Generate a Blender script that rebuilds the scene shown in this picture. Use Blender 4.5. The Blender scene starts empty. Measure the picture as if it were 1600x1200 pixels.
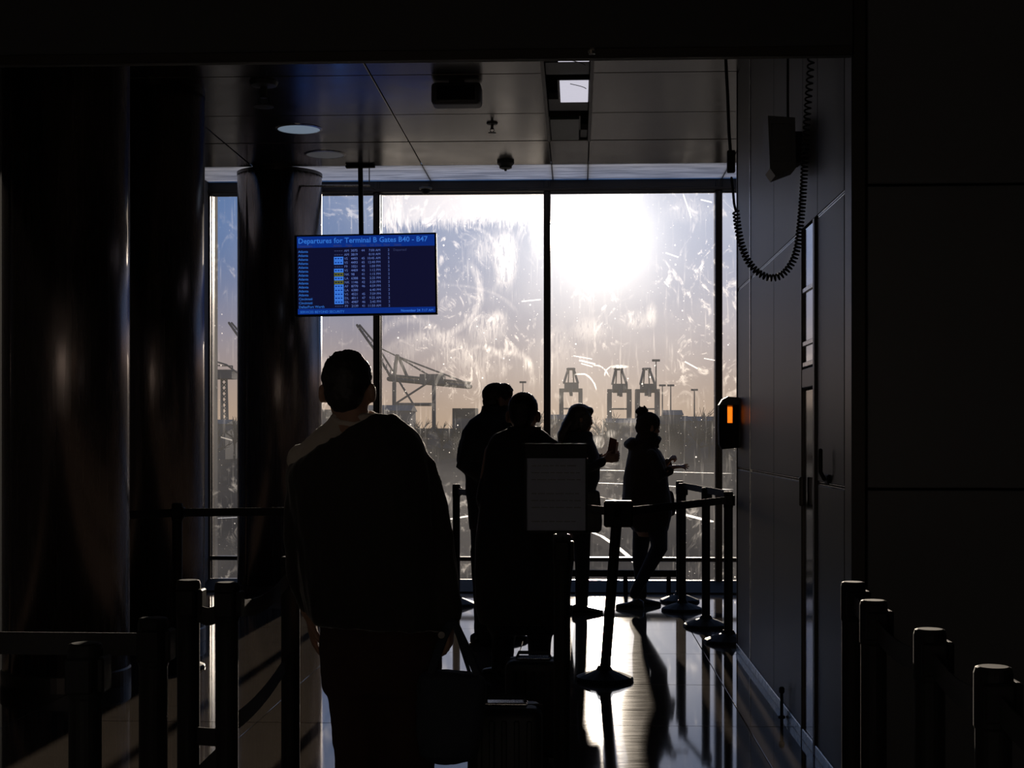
import bpy, bmesh, math, random
import numpy as np
from mathutils import Vector, Matrix, noise

# ------------------------------------------------------------------ camera, sky, sun, exposure
S = bpy.context.scene
COL = S.collection
F, HOR, CAMZ = 2300.0, 685.0, 1.42            # focal length in pixels (1600 wide), horizon row, eye height
YAW = math.atan(102.0 / F)
RIGHT = Vector((math.cos(YAW), math.sin(YAW), 0)); FWD = Vector((-math.sin(YAW), math.cos(YAW), 0))
def ray(px, py):
    return FWD + RIGHT * ((px - 800) / F) + Vector((0, 0, 1)) * ((HOR - py) / F)
def P(px, py, Y):                              # the point of the place at distance Y that is seen there
    d = ray(px, py); t = Y / d.y
    return Vector((0, 0, CAMZ)) + d * t
cam = bpy.data.cameras.new('camera'); cam_o = bpy.data.objects.new('camera', cam); COL.objects.link(cam_o)
cam.sensor_width = 36; cam.lens = 36 * F / 1600; cam.shift_y = (HOR - 600) / 1600; cam.clip_end = 6000
cam_o.location = (0, 0, CAMZ); cam_o.rotation_euler = (math.pi / 2, 0, YAW)
S.camera = cam_o
S.view_settings.view_transform = 'Standard'; S.view_settings.look = 'None'
S.view_settings.exposure = 0.0; S.view_settings.gamma = 1.0; S.view_settings.use_curve_mapping = False

SUN = ray(935, 366).normalized()

class NT:
    """small helper to write node expressions"""
    def __init__(s, nt): s.nt = nt
    def n(s, t, **kw):
        x = s.nt.nodes.new(t)
        for k, v in kw.items(): setattr(x, k, v)
        return x
    def put(s, sock, v):
        if hasattr(v, 'is_output'): s.nt.links.new(v, sock)
        elif v is not None: sock.default_value = v
    def m(s, op, a, b=None, c=None, clamp=False):
        x = s.n('ShaderNodeMath', operation=op, use_clamp=clamp)
        s.put(x.inputs[0], a); s.put(x.inputs[1], b)
        if c is not None: s.put(x.inputs[2], c)
        return x.outputs[0]
    def vm(s, op, a, b=None, scale=None):
        x = s.n('ShaderNodeVectorMath', operation=op)
        s.put(x.inputs[0], a); s.put(x.inputs[1], b)
        if scale is not None: s.put(x.inputs['Scale'], scale)
        return x.outputs['Value'] if op in ('DOT_PRODUCT', 'LENGTH', 'DISTANCE') else x.outputs[0]
    def mix(s, f, a, b):
        x = s.n('ShaderNodeMix', data_type='RGBA')
        s.put(x.inputs['Factor'], f)
        s.put(x.inputs[6], a); s.put(x.inputs[7], b)
        return x.outputs[2]
    def ss(s, v, lo, hi, a=0.0, b=1.0):
        x = s.n('ShaderNodeMapRange', interpolation_type='SMOOTHSTEP')
        for i, q in enumerate((v, lo, hi, a, b)): s.put(x.inputs[i], q)
        return x.outputs[0]
    def noise(s, vec, scale, detail=4, rough=.55, dist=0.0):
        x = s.n('ShaderNodeTexNoise')
        s.put(x.inputs['Vector'], vec); s.put(x.inputs['Scale'], scale); s.put(x.inputs['Detail'], detail)
        s.put(x.inputs['Roughness'], rough); s.put(x.inputs['Distortion'], dist)
        return x.outputs['Fac']

# sky: warm low horizon, blue above, and the bright aureole of a low sun in hazy air
world = bpy.data.worlds.new('winter_morning_sky'); S.world = world; world.use_nodes = True
w = NT(world.node_tree); world.node_tree.nodes.clear()
tc = w.n('ShaderNodeTexCoord'); dvec = w.vm('NORMALIZE', tc.outputs['Generated'])
sep = w.n('ShaderNodeSeparateXYZ'); w.put(sep.inputs[0], dvec)
elev = sep.outputs['Z']
base = w.mix(w.ss(elev, -.01, .15), (.49, .34, .225, 1), (.055, .175, .45, 1))
base = w.mix(w.ss(elev, .15, .9), base, (.05, .12, .30, 1))
ang = w.m('ARCCOSINE', w.m('MINIMUM', w.vm('DOT_PRODUCT', dvec, tuple(SUN)), .9999999))
def lobe(deg, amp):
    return w.m('MULTIPLY', w.m('EXPONENT', w.m('DIVIDE', ang, -math.radians(deg))), amp)
g1 = w.vm('SCALE', (1.0, .93, .82), scale=lobe(1.6, 2.7))
g2 = w.vm('SCALE', (1.0, .89, .76), scale=lobe(4.2, .45))
g3 = w.vm('SCALE', (1.0, .80, .60), scale=lobe(8.0, .16))
tot = w.vm('ADD', w.vm('ADD', base, g1), w.vm('ADD', g2, g3))
bg = w.n('ShaderNodeBackground'); w.put(bg.inputs['Color'], tot); bg.inputs['Strength'].default_value = 1.0
wo = w.n('ShaderNodeOutputWorld'); world.node_tree.links.new(bg.outputs[0], wo.inputs['Surface'])

sl = bpy.data.lights.new('sun', 'SUN'); sl.energy = 7.5; sl.angle = math.radians(.53); sl.color = (1.0, .86, .70)
so = bpy.data.objects.new('sun', sl); COL.objects.link(so); so.location = SUN * 60
so.rotation_euler = SUN.to_track_quat('Z', 'Y').to_euler()
S.cycles.max_bounces = 8; S.cycles.transparent_max_bounces = 24; S.cycles.sample_clamp_indirect = 4.0
S.cycles.caustics_reflective = False; S.cycles.caustics_refractive = False

# ------------------------------------------------------------------ materials
def mat(name, col, rough=.5, metal=0.0, vary=.15, nscale=8.0, stretch=(1, 1, 1), bump=0.0, bscale=60.0, spec=.5, rvary=.0, sheen=0.0):
    m = bpy.data.materials.new(name); m.use_nodes = True
    k = NT(m.node_tree); b = m.node_tree.nodes['Principled BSDF']
    t = k.n('ShaderNodeTexCoord'); mp = k.n('ShaderNodeMapping'); mp.inputs['Scale'].default_value = stretch
    k.put(mp.inputs['Vector'], t.outputs['Object'])
    f = k.noise(mp.outputs[0], nscale, 5)
    c0 = tuple(max(0, c * (1 - vary)) for c in col) + (1,); c1 = tuple(min(1, c * (1 + vary)) for c in col) + (1,)
    k.put(b.inputs['Base Color'], k.mix(f, c0, c1))
    b.inputs['Metallic'].default_value = metal; b.inputs['Specular IOR Level'].default_value = spec
    if rvary: k.put(b.inputs['Roughness'], k.ss(f, .3, .7, max(.02, rough - rvary), rough + rvary))
    else: b.inputs['Roughness'].default_value = rough
    if sheen: b.inputs['Sheen Weight'].default_value = sheen; b.inputs['Sheen Roughness'].default_value = .3
    if bump:
        bn = k.n('ShaderNodeBump'); bn.inputs['Strength'].default_value = bump; bn.inputs['Distance'].default_value = .004
        k.put(bn.inputs['Height'], k.noise(mp.outputs[0], bscale, 4)); k.put(b.inputs['Normal'], bn.outputs[0])
    return m
def emit(name, col, strength):
    m = bpy.data.materials.new(name); m.use_nodes = True
    b = m.node_tree.nodes['Principled BSDF']; b.inputs['Base Color'].default_value = (.01, .01, .012, 1)
    k = NT(m.node_tree); t = k.n('ShaderNodeTexCoord')
    f = k.noise(t.outputs['Object'], 40, 2)
    k.put(b.inputs['Emission Color'], k.mix(f, tuple(c * .93 for c in col) + (1,), tuple(col) + (1,)))
    b.inputs['Emission Strength'].default_value = strength; b.inputs['Roughness'].default_value = .35
    return m
M = dict(
    floor=mat('polished_stone', (.095, .080, .068), .055, vary=.4, nscale=5, stretch=(1, 7, 1), rvary=.008, spec=.4),
    grout=mat('dark_grout', (.02, .02, .02), .8),
    ceil=mat('satin_metal_ceiling', (.21, .20, .19), .22, metal=.85, vary=.06, nscale=3, rvary=.04),
    polish=mat('polished_aluminium', (.85, .84, .83), .12, metal=1, vary=.04, nscale=6, stretch=(1, 8, 1), rvary=.04),
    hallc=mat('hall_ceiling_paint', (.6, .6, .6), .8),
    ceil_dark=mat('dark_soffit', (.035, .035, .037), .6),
    void=mat('dark_cavity', (.012, .012, .012), .9),
    wallp=mat('grey_laminate', (.09, .09, .094), .42, vary=.05, nscale=20, bump=.03, bscale=300),
    wallcore=mat('black_reveal', (.015, .015, .015), .7),
    steel=mat('brushed_steel', (.55, .54, .52), .25, metal=1, vary=.08, nscale=10, stretch=(30, 30, 1), rvary=.05),
    column=mat('column_cladding', (.24, .20, .19), .27, metal=.9, vary=.10, nscale=5, stretch=(6, 6, .15), rvary=.03),
    frame=mat('bronze_anodised', (.045, .038, .034), .38, metal=.6, vary=.1),
    black=mat('black_powder_coat', (.010, .010, .011), .6, vary=.2, nscale=30, spec=.2),
    rubber=mat('black_rubber', (.012, .012, .012), .7),
    belt=mat('black_webbing', (.014, .014, .016), .75, vary=.3, nscale=90, bump=.2, bscale=400),
    plastic=mat('grey_plastic', (.10, .10, .10), .45, vary=.08),
    white=mat('white_enamel', (.7, .7, .68), .4, vary=.04),
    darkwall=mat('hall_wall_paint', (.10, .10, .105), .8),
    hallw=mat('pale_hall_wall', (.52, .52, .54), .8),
    skin=mat('skin', (.33, .19, .13), .5, vary=.08, nscale=30),
    hair=mat('dark_hair', (.012, .009, .007), .5, vary=.4, nscale=60, bump=.5, bscale=160),
    hairb=mat('brown_hair', (.03, .018, .011), .45, vary=.4, nscale=60, stretch=(1, 1, .1), bump=.5, bscale=160),
    jacket=mat('black_wool', (.016, .013, .012), .9, vary=.3, nscale=40, bump=.35, bscale=260, sheen=.35),
    shirt=mat('pale_shirt_cotton', (.50, .44, .38), .85, vary=.1, nscale=20, bump=.25, bscale=120, sheen=.5),
    rust=mat('rust_brown_cloth', (.030, .012, .009), .9, vary=.35, nscale=14, stretch=(1, 1, 6), bump=.3, bscale=120),
    navy=mat('navy_nylon', (.014, .017, .026), .7, vary=.2, nscale=20, bump=.3, bscale=40),
    grey=mat('charcoal_coat', (.022, .022, .024), .85, vary=.2, nscale=30, bump=.3, bscale=120, sheen=.45),
    denim=mat('dark_denim', (.012, .015, .024), .85, vary=.25, nscale=60, bump=.2, bscale=300),
    leather=mat('black_leather', (.012, .011, .011), .45, vary=.2, nscale=40, bump=.2, bscale=180),
    knit=mat('dark_knit', (.02, .015, .016), .95, vary=.35, nscale=60, bump=.7, bscale=90),
    paperred=mat('burgundy_booklet', (.16, .04, .03), .6, vary=.1),
    canvas=mat('dark_blue_canvas', (.016, .022, .034), .85, vary=.15, nscale=40, bump=.3, bscale=200),
    shell=mat('black_suitcase_shell', (.010, .010, .012), .5, spec=.3, vary=.2, nscale=20),
    apron=mat('airport_asphalt', (.040, .040, .042), 1.0, vary=.25, nscale=.05, spec=0.0),
    paint=mat('white_road_paint', (.75, .70, .60), .7, vary=.1, nscale=2, spec=.2),
    crane=mat('crane_steel_paint', (.05, .06, .07), .6, vary=.2, nscale=.1),
    shed=mat('port_shed_cladding', (.07, .075, .08), .7, vary=.3, nscale=.05),
    tree=mat('bare_winter_trees', (.035, .035, .03), .9, vary=.4, nscale=.3),
    green=mat('green_glass_sign', (.015, .04, .02), .3, vary=.2),
)
M['lamp'] = emit('lit_diffuser', (.80, .78, .90), .75)
M['downlight'] = emit('cool_downlight', (.45, .58, .75), .30)
M['downlight_dim'] = emit('dim_downlight', (.30, .30, .33), .12)
M['scr_bg'] = emit('screen_navy', (.0045, .005, .026), 1.0)
M['scr_bar'] = emit('screen_blue_bar', (.003, .026, .22), 1.0)
M['scr_title'] = emit('screen_title_text', (.03, .16, .60), 1.0)
M['scr_text'] = emit('screen_text', (.10, .16, .45), 1.0)
M['scr_dim'] = emit('screen_dim_text', (.035, .045, .12), 1.0)
M['scr_logo'] = emit('screen_logo_blue', (.045, .20, .76), 1.0)
M['scr_logo2'] = emit('screen_logo_yellow', (.11, .12, .025), 1.0)

def amber():
    m = bpy.data.materials.new('amber_liquid_window'); m.use_nodes = True
    k = NT(m.node_tree); m.node_tree.nodes.remove(m.node_tree.nodes['Principled BSDF'])
    t = k.n('ShaderNodeTexCoord'); f = k.noise(t.outputs['Object'], 20)
    tr = k.n('ShaderNodeBsdfTranslucent'); k.put(tr.inputs['Color'], k.mix(f, (.95, .38, .07, 1), (1, .5, .12, 1)))
    tp = k.n('ShaderNodeBsdfTransparent'); tp.inputs['Color'].default_value = (1, .5, .15, 1)
    mx = k.n('ShaderNodeMixShader'); mx.inputs[0].default_value = .3
    m.node_tree.links.new(tr.outputs[0], mx.inputs[1]); m.node_tree.links.new(tp.outputs[0], mx.inputs[2])
    m.node_tree.links.new(mx.outputs[0], m.node_tree.nodes['Material Output'].inputs['Surface'])
    return m
M['amber'] = amber()
def paper():
    m = bpy.data.materials.new('backlit_paper'); m.use_nodes = True
    k = NT(m.node_tree); b = m.node_tree.nodes['Principled BSDF']
    t = k.n('ShaderNodeTexCoord'); f = k.noise(t.outputs['Object'], 30)
    c = k.mix(f, (.22, .24, .30, 1), (.26, .28, .34, 1))
    k.put(b.inputs['Base Color'], c); b.inputs['Roughness'].default_value = .7
    tr = k.n('ShaderNodeBsdfTranslucent'); k.put(tr.inputs['Color'], (.018, .020, .028, 1))
    mx = k.n('ShaderNodeAddShader')
    m.node_tree.links.new(b.outputs[0], mx.inputs[0]); m.node_tree.links.new(tr.outputs[0], mx.inputs[1])
    m.node_tree.links.new(mx.outputs[0], m.node_tree.nodes['Material Output'].inputs['Surface'])
    return m
M['paper'] = paper()

def frosted():  # for the added ceiling strip that imitates a bright reflected band
    m = bpy.data.materials.new('added_glow_frosted'); m.use_nodes = True
    k = NT(m.node_tree); b = m.node_tree.nodes['Principled BSDF']; t = k.n('ShaderNodeTexCoord')
    mp = k.n('ShaderNodeMapping'); mp.inputs['Scale'].default_value = (.6, 6, 1); k.put(mp.inputs['Vector'], t.outputs['Object'])
    f = k.noise(mp.outputs[0], 3, 4, .6, .8)
    tr = k.n('ShaderNodeBsdfTranslucent'); k.put(tr.inputs['Color'], k.mix(k.ss(f, .35, .65), (.62, .63, .65, 1), (.95, .95, .95, 1)))
    k.put(b.inputs['Base Color'], (.3, .3, .3, 1)); b.inputs['Roughness'].default_value = .12; b.inputs['Metallic'].default_value = .6
    mx = k.n('ShaderNodeMixShader'); mx.inputs[0].default_value = .15
    m.node_tree.links.new(tr.outputs[0], mx.inputs[1]); m.node_tree.links.new(b.outputs[0], mx.inputs[2])
    m.node_tree.links.new(mx.outputs[0], m.node_tree.nodes['Material Output'].inputs['Surface'])
    return m
M['frosted'] = frosted()
WY = 13.9                                      # the window wall
def glass():
    """tinted pane with dried streaks, wiped swirls, specks and scratches that catch the low sun"""
    m = bpy.data.materials.new('dirty_window_glass'); m.use_nodes = True
    nt = m.node_tree; k = NT(nt); nt.nodes.remove(nt.nodes['Principled BSDF'])
    g = k.n('ShaderNodeNewGeometry'); sp = k.n('ShaderNodeSeparateXYZ'); k.put(sp.inputs[0], g.outputs['Position'])
    cb = k.n('ShaderNodeCombineXYZ'); k.put(cb.inputs[0], sp.outputs['X']); k.put(cb.inputs[1], sp.outputs['Z'])
    uv = cb.outputs[0]; x, z = sp.outputs['X'], sp.outputs['Z']
    def mapv(sx, sy):
        mp = k.n('ShaderNodeMapping'); mp.inputs['Scale'].default_value = (sx, sy, 1); k.put(mp.inputs['Vector'], uv); return mp.outputs[0]
    A, MU = (lambda a, b: k.m('ADD', a, b)), (lambda a, b: k.m('MULTIPLY', a, b))
    film = k.ss(k.noise(uv, .9, 3), .3, .75, .006, .020)
    streak = k.ss(k.noise(mapv(22, 1.3), 1.6, 4), .56, .85, 0, .045)
    swirl = k.ss(k.noise(mapv(2.2, 1.6), 1.5, 6, .62, 3.5), .53, .70, 0, .085)
    swirl = MU(swirl, k.ss(k.noise(uv, 1.1, 2), .42, .62))
    v = k.n('ShaderNodeTexVoronoi'); v.inputs['Scale'].default_value = 16; k.put(v.inputs['Vector'], uv)
    sel = k.n('ShaderNodeSeparateColor'); k.put(sel.inputs[0], v.outputs['Color'])
    speck = MU(k.m('LESS_THAN', v.outputs['Distance'], k.m('MULTIPLY', sel.outputs[1], .13)), k.m('GREATER_THAN', sel.outputs[0], .62))
    v2 = k.n('ShaderNodeTexVoronoi'); v2.inputs['Scale'].default_value = 42; k.put(v2.inputs['Vector'], uv)
    sel2 = k.n('ShaderNodeSeparateColor'); k.put(sel2.inputs[0], v2.outputs['Color'])
    speck2 = MU(k.m('LESS_THAN', v2.outputs['Distance'], .13), k.m('GREATER_THAN', sel2.outputs[0], .80))
    d = A(A(film, streak), A(swirl, A(MU(speck, .20), MU(speck2, .10))))
    fine = k.noise(mapv(30, 5), 1.8, 4, .6, .6)
    wob = k.m('SUBTRACT', k.noise(uv, 3.0, 3), .5)
    def blob(px, py, rx, ry, amp, rag=.6):
        nonlocal d
        c = P(px, py, WY); s = WY / F
        dx = k.m('DIVIDE', k.m('SUBTRACT', x, c.x), rx * s); dz = k.m('DIVIDE', k.m('SUBTRACT', z, c.z), ry * s)
        r2 = A(MU(dx, dx), MU(dz, dz)); r2 = A(r2, MU(k.m('SUBTRACT', fine, .5), rag * 4))
        d = A(d, MU(k.ss(r2, 1.4, -.4, 0, amp * .5), k.ss(fine, .38, .62, .08, 1.0)))
    def arc(px, py, R, wd, amp, lo=None, hi=None, squash=1.0):
        nonlocal d
        c = P(px, py, WY); s = WY / F
        dx = k.m('SUBTRACT', x, c.x); dz = MU(k.m('SUBTRACT', z, c.z), squash)
        r = k.m('SQRT', A(MU(dx, dx), MU(dz, dz))); r = A(r, MU(wob, .08))
        e = k.m('ABSOLUTE', k.m('SUBTRACT', r, R * s))
        o = MU(k.ss(e, wd * s, 0.0, 0, amp * (.45 if wd > 3 else .8)), k.ss(fine, .3, .6))
        if lo is not None:
            th = k.m('ARCTAN2', dz, dx)
            o = MU(o, MU(k.ss(th, lo - .2, lo + .2), k.ss(th, hi + .2, hi - .2)))
        d = A(d, o)
    # the unwiped top of the second pane and the smears the photo shows
    mid = MU(k.m('GREATER_THAN', x, P(598, 0, WY).x), k.m('LESS_THAN', x, P(850, 0, WY).x))
    edge = A(A(z, MU(k.m('SUBTRACT', fine, .5), .35)), MU(x, -.02))
    d = A(d, MU(mid, k.ss(edge, P(0, 362, WY).z, P(0, 340, WY).z, 0, .06)))
    blob(790, 405, 20, 48, .30, .9); blob(770, 385, 45, 30, .10, 1.0); blob(762, 512, 34, 26, .13, 1.0); blob(778, 498, 14, 16, .16, .8)
    blob(838, 345, 14, 60, .20, .8); blob(612, 340, 12, 42, .11, .1); blob(622, 345, 7, 46, .16, .3)
    blob(920, 515, 30, 22, .10, 1.1); blob(995, 500, 28, 16, .09, 1.2); blob(1018, 492, 10, 22, .12, .8); blob(740, 560, 60, 45, .05, 1.0)
    blob(870, 540, 30, 40, .06, 1.2); blob(1075, 330, 40, 20, .05, 1.0); blob(935, 690, 10, 10, .25, .7); blob(955, 678, 8, 7, .2, .7)
    blob(990, 660, 26, 8, .10, 1.2); blob(968, 573, 14, 3, .5, .2); blob(825, 570, 8, 14, .15, .6)
    arc(680, 455, 70, 9, .09, -1.4, .6); arc(735, 395, 40, 5, .06, .2, 1.8); arc(790, 590, 42, 8, .07, -.3, 2.4); arc(755, 575, 34, 6, .06, -.4, 2.0)
    arc(680, 590, 60, 22, .045, .3, 3.0); arc(665, 620, 95, 12, .035, .2, 2.4); arc(640, 560, 60, 10, .04, .1, 2.6)
    arc(905, 612, 28, 1.6, .4, .2, 1.7); arc(925, 600, 30, 1.4, .3, .5, 1.4); arc(960, 588, 16, 1.4, .35, 2.0, 3.0)
    arc(700, 520, 120, 6, .03, .4, 1.6, 1.6); arc(830, 470, 60, 7, .03, 2.2, 3.1)
    def scratch(x0, y0, x1, y1, wd, amp):
        nonlocal d
        a, b = P(x0, y0, WY), P(x1, y1, WY); s = WY / F
        L = math.hypot(b.x - a.x, b.z - a.z); ux, uz = (b.x - a.x) / L, (b.z - a.z) / L
        dx = k.m('SUBTRACT', x, a.x); dz = k.m('SUBTRACT', z, a.z)
        t = A(MU(dx, ux), MU(dz, uz)); q = k.m('ABSOLUTE', A(MU(dx, -uz), MU(dz, ux)))
        o = MU(k.ss(q, wd * s, 0.0, 0, amp), MU(k.m('GREATER_THAN', t, 0.0), k.m('LESS_THAN', t, L)))
        d = A(d, o)
    for a in ((905, 563, 930, 569, 1.6, .3), (908, 568, 926, 573, 1.2, .2), (896, 556, 925, 561, 1.0, .2), (1040, 395, 1060, 402, 1.2, .25), (1070, 565, 1090, 576, 1.4, .25),
              (1100, 560, 1117, 563, 1.0, .2), (815, 471, 845, 468, 1.2, .3), (1095, 312, 1112, 316, 1.2, .3), (1045, 448, 1038, 440, 1.2, .2),
              (1068, 305, 1080, 340, 1.3, .14), (345, 683, 363, 688, 1.4, .12)):
        scratch(*a)
    d = k.m('MINIMUM', d, .75)
    tp = k.n('ShaderNodeBsdfTransparent'); tp.inputs['Color'].default_value = (.885, .882, .875, 1)
    tl = k.n('ShaderNodeBsdfTranslucent'); tl.inputs['Color'].default_value = (.95, .94, .93, 1)
    mx = k.n('ShaderNodeMixShader'); k.put(mx.inputs[0], d)
    rf = k.n('ShaderNodeBsdfRefraction'); rf.inputs['IOR'].default_value = 1.4; rf.inputs['Roughness'].default_value = .72
    ms = k.n('ShaderNodeMixShader'); ms.inputs[0].default_value = .085
    nt.links.new(tl.outputs[0], ms.inputs[1]); nt.links.new(rf.outputs[0], ms.inputs[2])
    nt.links.new(tp.outputs[0], mx.inputs[1]); nt.links.new(ms.outputs[0], mx.inputs[2])
    gl = k.n('ShaderNodeBsdfGlossy'); gl.inputs['Roughness'].default_value = .02
    m2 = k.n('ShaderNodeMixShader'); m2.inputs[0].default_value = .03
    nt.links.new(mx.outputs[0], m2.inputs[1]); nt.links.new(gl.outputs[0], m2.inputs[2])
    nt.links.new(m2.outputs[0], nt.nodes['Material Output'].inputs['Surface'])
    return m
M['glass'] = glass()

# ------------------------------------------------------------------ mesh helpers
WORK = bpy.data.scenes.new('workbench')       # empty scene in which text and remeshed shapes are evaluated
def evaluated(o):
    WORK.collection.objects.link(o)
    with bpy.context.temp_override(scene=WORK, view_layer=WORK.view_layers[0]):
        dg = bpy.context.evaluated_depsgraph_get(); dg.update()
        me = bpy.data.meshes.new_from_object(o.evaluated_get(dg))
    bpy.data.objects.remove(o); return me
class MB:
    def __init__(s): s.bm = bmesh.new()
    def box(s, x0, x1, y0, y1, z0, z1, bev=0.0, seg=1, mx=None):
        r = bmesh.ops.create_cube(s.bm, size=1)
        vs = r['verts']
        for v in vs:
            v.co = Vector(((x0 + x1) / 2 + v.co.x * (x1 - x0), (y0 + y1) / 2 + v.co.y * (y1 - y0), (z0 + z1) / 2 + v.co.z * (z1 - z0)))
            if mx: v.co = mx @ v.co
        if bev:
            es = {e for v in vs for e in v.link_edges}
            bmesh.ops.bevel(s.bm, geom=list(es), offset=bev, segments=seg, affect='EDGES', profile=.5)
        return s
    def lathe(s, prof, c=(0, 0, 0), n=24, axis='Z'):
        rings = []
        for r, h in prof:
            ring = []
            for i in range(n):
                a = 2 * math.pi * i / n
                p = (r * math.cos(a), r * math.sin(a), h)
                if axis == 'Y': p = (p[0], p[2], p[1])
                if axis == 'X': p = (p[2], p[0], p[1])
                ring.append(s.bm.verts.new(Vector(c) + Vector(p)))
            rings.append(ring)
        for a, b in zip(rings, rings[1:]):
            for i in range(n):
                s.bm.faces.new((a[i], a[(i + 1) % n], b[(i + 1) % n], b[i]))
        s.bm.faces.new(rings[0][::-1]); s.bm.faces.new(rings[-1])
        return s
    def tube(s, pts, r, n=8, side=None):
        """pts: vectors; r: one radius or (a, b) pair, or a list of these; closed with rounded ends"""
        pts = [Vector(p) for p in pts]
        rs = list(r) if isinstance(r, list) else [r] * len(pts)
        rs = [(q, q) if not isinstance(q, (tuple, list)) else q for q in rs]
        # rounded ends
        d0 = (pts[0] - pts[1]).normalized(); d1 = (pts[-1] - pts[-2]).normalized()
        a0, a1 = min(rs[0]), min(rs[-1])
        P2 = [pts[0] + d0 * a0 * .95, pts[0] + d0 * a0 * .7] + pts + [pts[-1] + d1 * a1 * .7, pts[-1] + d1 * a1 * .95]
        R2 = [(rs[0][0] * .3, rs[0][1] * .3), (rs[0][0] * .72, rs[0][1] * .72)] + rs + [(rs[-1][0] * .72, rs[-1][1] * .72), (rs[-1][0] * .3, rs[-1][1] * .3)]
        rings = []; u = None
        for i, p in enumerate(P2):
            t = (P2[min(i + 1, len(P2) - 1)] - P2[max(i - 1, 0)]).normalized()
            if u is None:
                ref = Vector(side) if side else (Vector((1, 0, 0)) if abs(t.x) < .9 else Vector((0, 1, 0)))
            else: ref = u
            u = (ref - t * ref.dot(t)).normalized(); v = t.cross(u)
            rings.append([s.bm.verts.new(p + u * (R2[i][0] * math.cos(2 * math.pi * j / n)) + v * (R2[i][1] * math.sin(2 * math.pi * j / n))) for j in range(n)])
        for a, b in zip(rings, rings[1:]):
            for i in range(n): s.bm.faces.new((a[i], a[(i + 1) % n], b[(i + 1) % n], b[i]))
        s.bm.faces.new(rings[0][::-1]); s.bm.faces.new(rings[-1])
        return s
    def ell(s, c, r, mx=None, seg=18):
        q = bmesh.ops.create_uvsphere(s.bm, u_segments=seg, v_segments=max(8, seg * 2 // 3), radius=1)
        for v in q['verts']:
            v.co = Vector((v.co.x * r[0], v.co.y * r[1], v.co.z * r[2]))
            if mx: v.co = mx @ v.co
            v.co += Vector(c)
        return s
    def strip(s, pts, h, t=.004):
        """a flat webbing belt: pts on its middle line, height h, thickness t"""
        pts = [Vector(p) for p in pts]; rings = []
        for i, p in enumerate(pts):
            d = (pts[min(i + 1, len(pts) - 1)] - pts[max(i - 1, 0)]); nrm = Vector((d.y, -d.x, 0)).normalized() * t / 2
            up = Vector((0, 0, h / 2))
            rings.append([s.bm.verts.new(q) for q in (p - nrm - up, p + nrm - up, p + nrm + up, p - nrm + up)])
        for a, b in zip(rings, rings[1:]):
            for i in range(4): s.bm.faces.new((a[i], a[(i + 1) % 4], b[(i + 1) % 4], b[i]))
        s.bm.faces.new(rings[0][::-1]); s.bm.faces.new(rings[-1])
        return s
    def loft(s, rings_pts):
        rings = [[s.bm.verts.new(p) for p in r] for r in rings_pts]; n = len(rings[0])
        for a, b in zip(rings, rings[1:]):
            for i in range(n): s.bm.faces.new((a[i], a[(i + 1) % n], b[(i + 1) % n], b[i]))
        s.bm.faces.new(rings[0][::-1]); s.bm.faces.new(rings[-1])
        return s
    def mesh(s, name, smooth=False, remesh=0.0, relax=0, jit=0.0, jscale=20):
        bmesh.ops.recalc_face_normals(s.bm, faces=s.bm.faces[:])
        me = bpy.data.meshes.new(name); s.bm.to_mesh(me); s.bm.free()
        if remesh:
            o = bpy.data.objects.new('tmp', me)
            md = o.modifiers.new('r', 'REMESH'); md.mode = 'VOXEL'; md.voxel_size = remesh; md.adaptivity = 0
            if relax:
                sm = o.modifiers.new('s', 'SMOOTH'); sm.factor = .5; sm.iterations = relax
            me2 = evaluated(o); bpy.data.meshes.remove(me); me = me2; me.name = name
            if jit:
                nv = len(me.vertices); co = np.empty(nv * 3); no = np.empty(nv * 3)
                me.vertices.foreach_get('co', co); me.vertices.foreach_get('normal', no); co = co.reshape(-1, 3); no = no.reshape(-1, 3)
                js = Vector(jscale) if isinstance(jscale, tuple) else Vector((jscale,) * 3)
                amp = np.array([noise.noise(Vector(c) * js) + .4 * noise.noise(Vector(c) * js * 2.7) for c in co]) * jit
                me.vertices.foreach_set('co', (co + no * amp[:, None]).ravel()); me.update()
        if smooth: me.polygons.foreach_set('use_smooth', [True] * len(me.polygons))
        return me
    def build(s, name, m, parent=None, smooth=False, **kw):
        return link(name, s.mesh(name, smooth, **kw), m, parent)
def link(name, me, m, parent=None):
    o = bpy.data.objects.new(name, me); COL.objects.link(o)
    if m is not None and not me.materials: me.materials.append(M[m] if isinstance(m, str) else m)
    if parent is not None: o.parent = parent
    return o
def tag(o, label=None, cat=None, group=None, kind=None):
    if label: o['label'] = label
    if cat: o['category'] = cat
    if group: o['group'] = group
    if kind: o['kind'] = kind
    return o
def empty(name, loc=(0, 0, 0), rz=0.0, ry=0.0):
    o = bpy.data.objects.new(name, None); COL.objects.link(o); o.location = loc; o.rotation_euler = (0, ry, rz)
    o.empty_display_size = .1
    return o
def struct(name, label=None):
    o = empty(name); o['kind'] = 'structure'
    if label: o['label'] = label
    return o
class Thing:
    """parts are modelled in place and stored relative to the thing's base point"""
    def __init__(s, name, base, label, cat, group=None, root=None):
        s.base = Vector(base)
        s.root = root or empty(name, s.base)
        tag(s.root, label, cat, group)
    def add(s, mb, name, m, parent=None, smooth=False, **kw):
        me = mb.mesh(name, smooth, **kw); me.transform(Matrix.Translation(-s.base))
        return link(name, me, m, parent or s.root)

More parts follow.
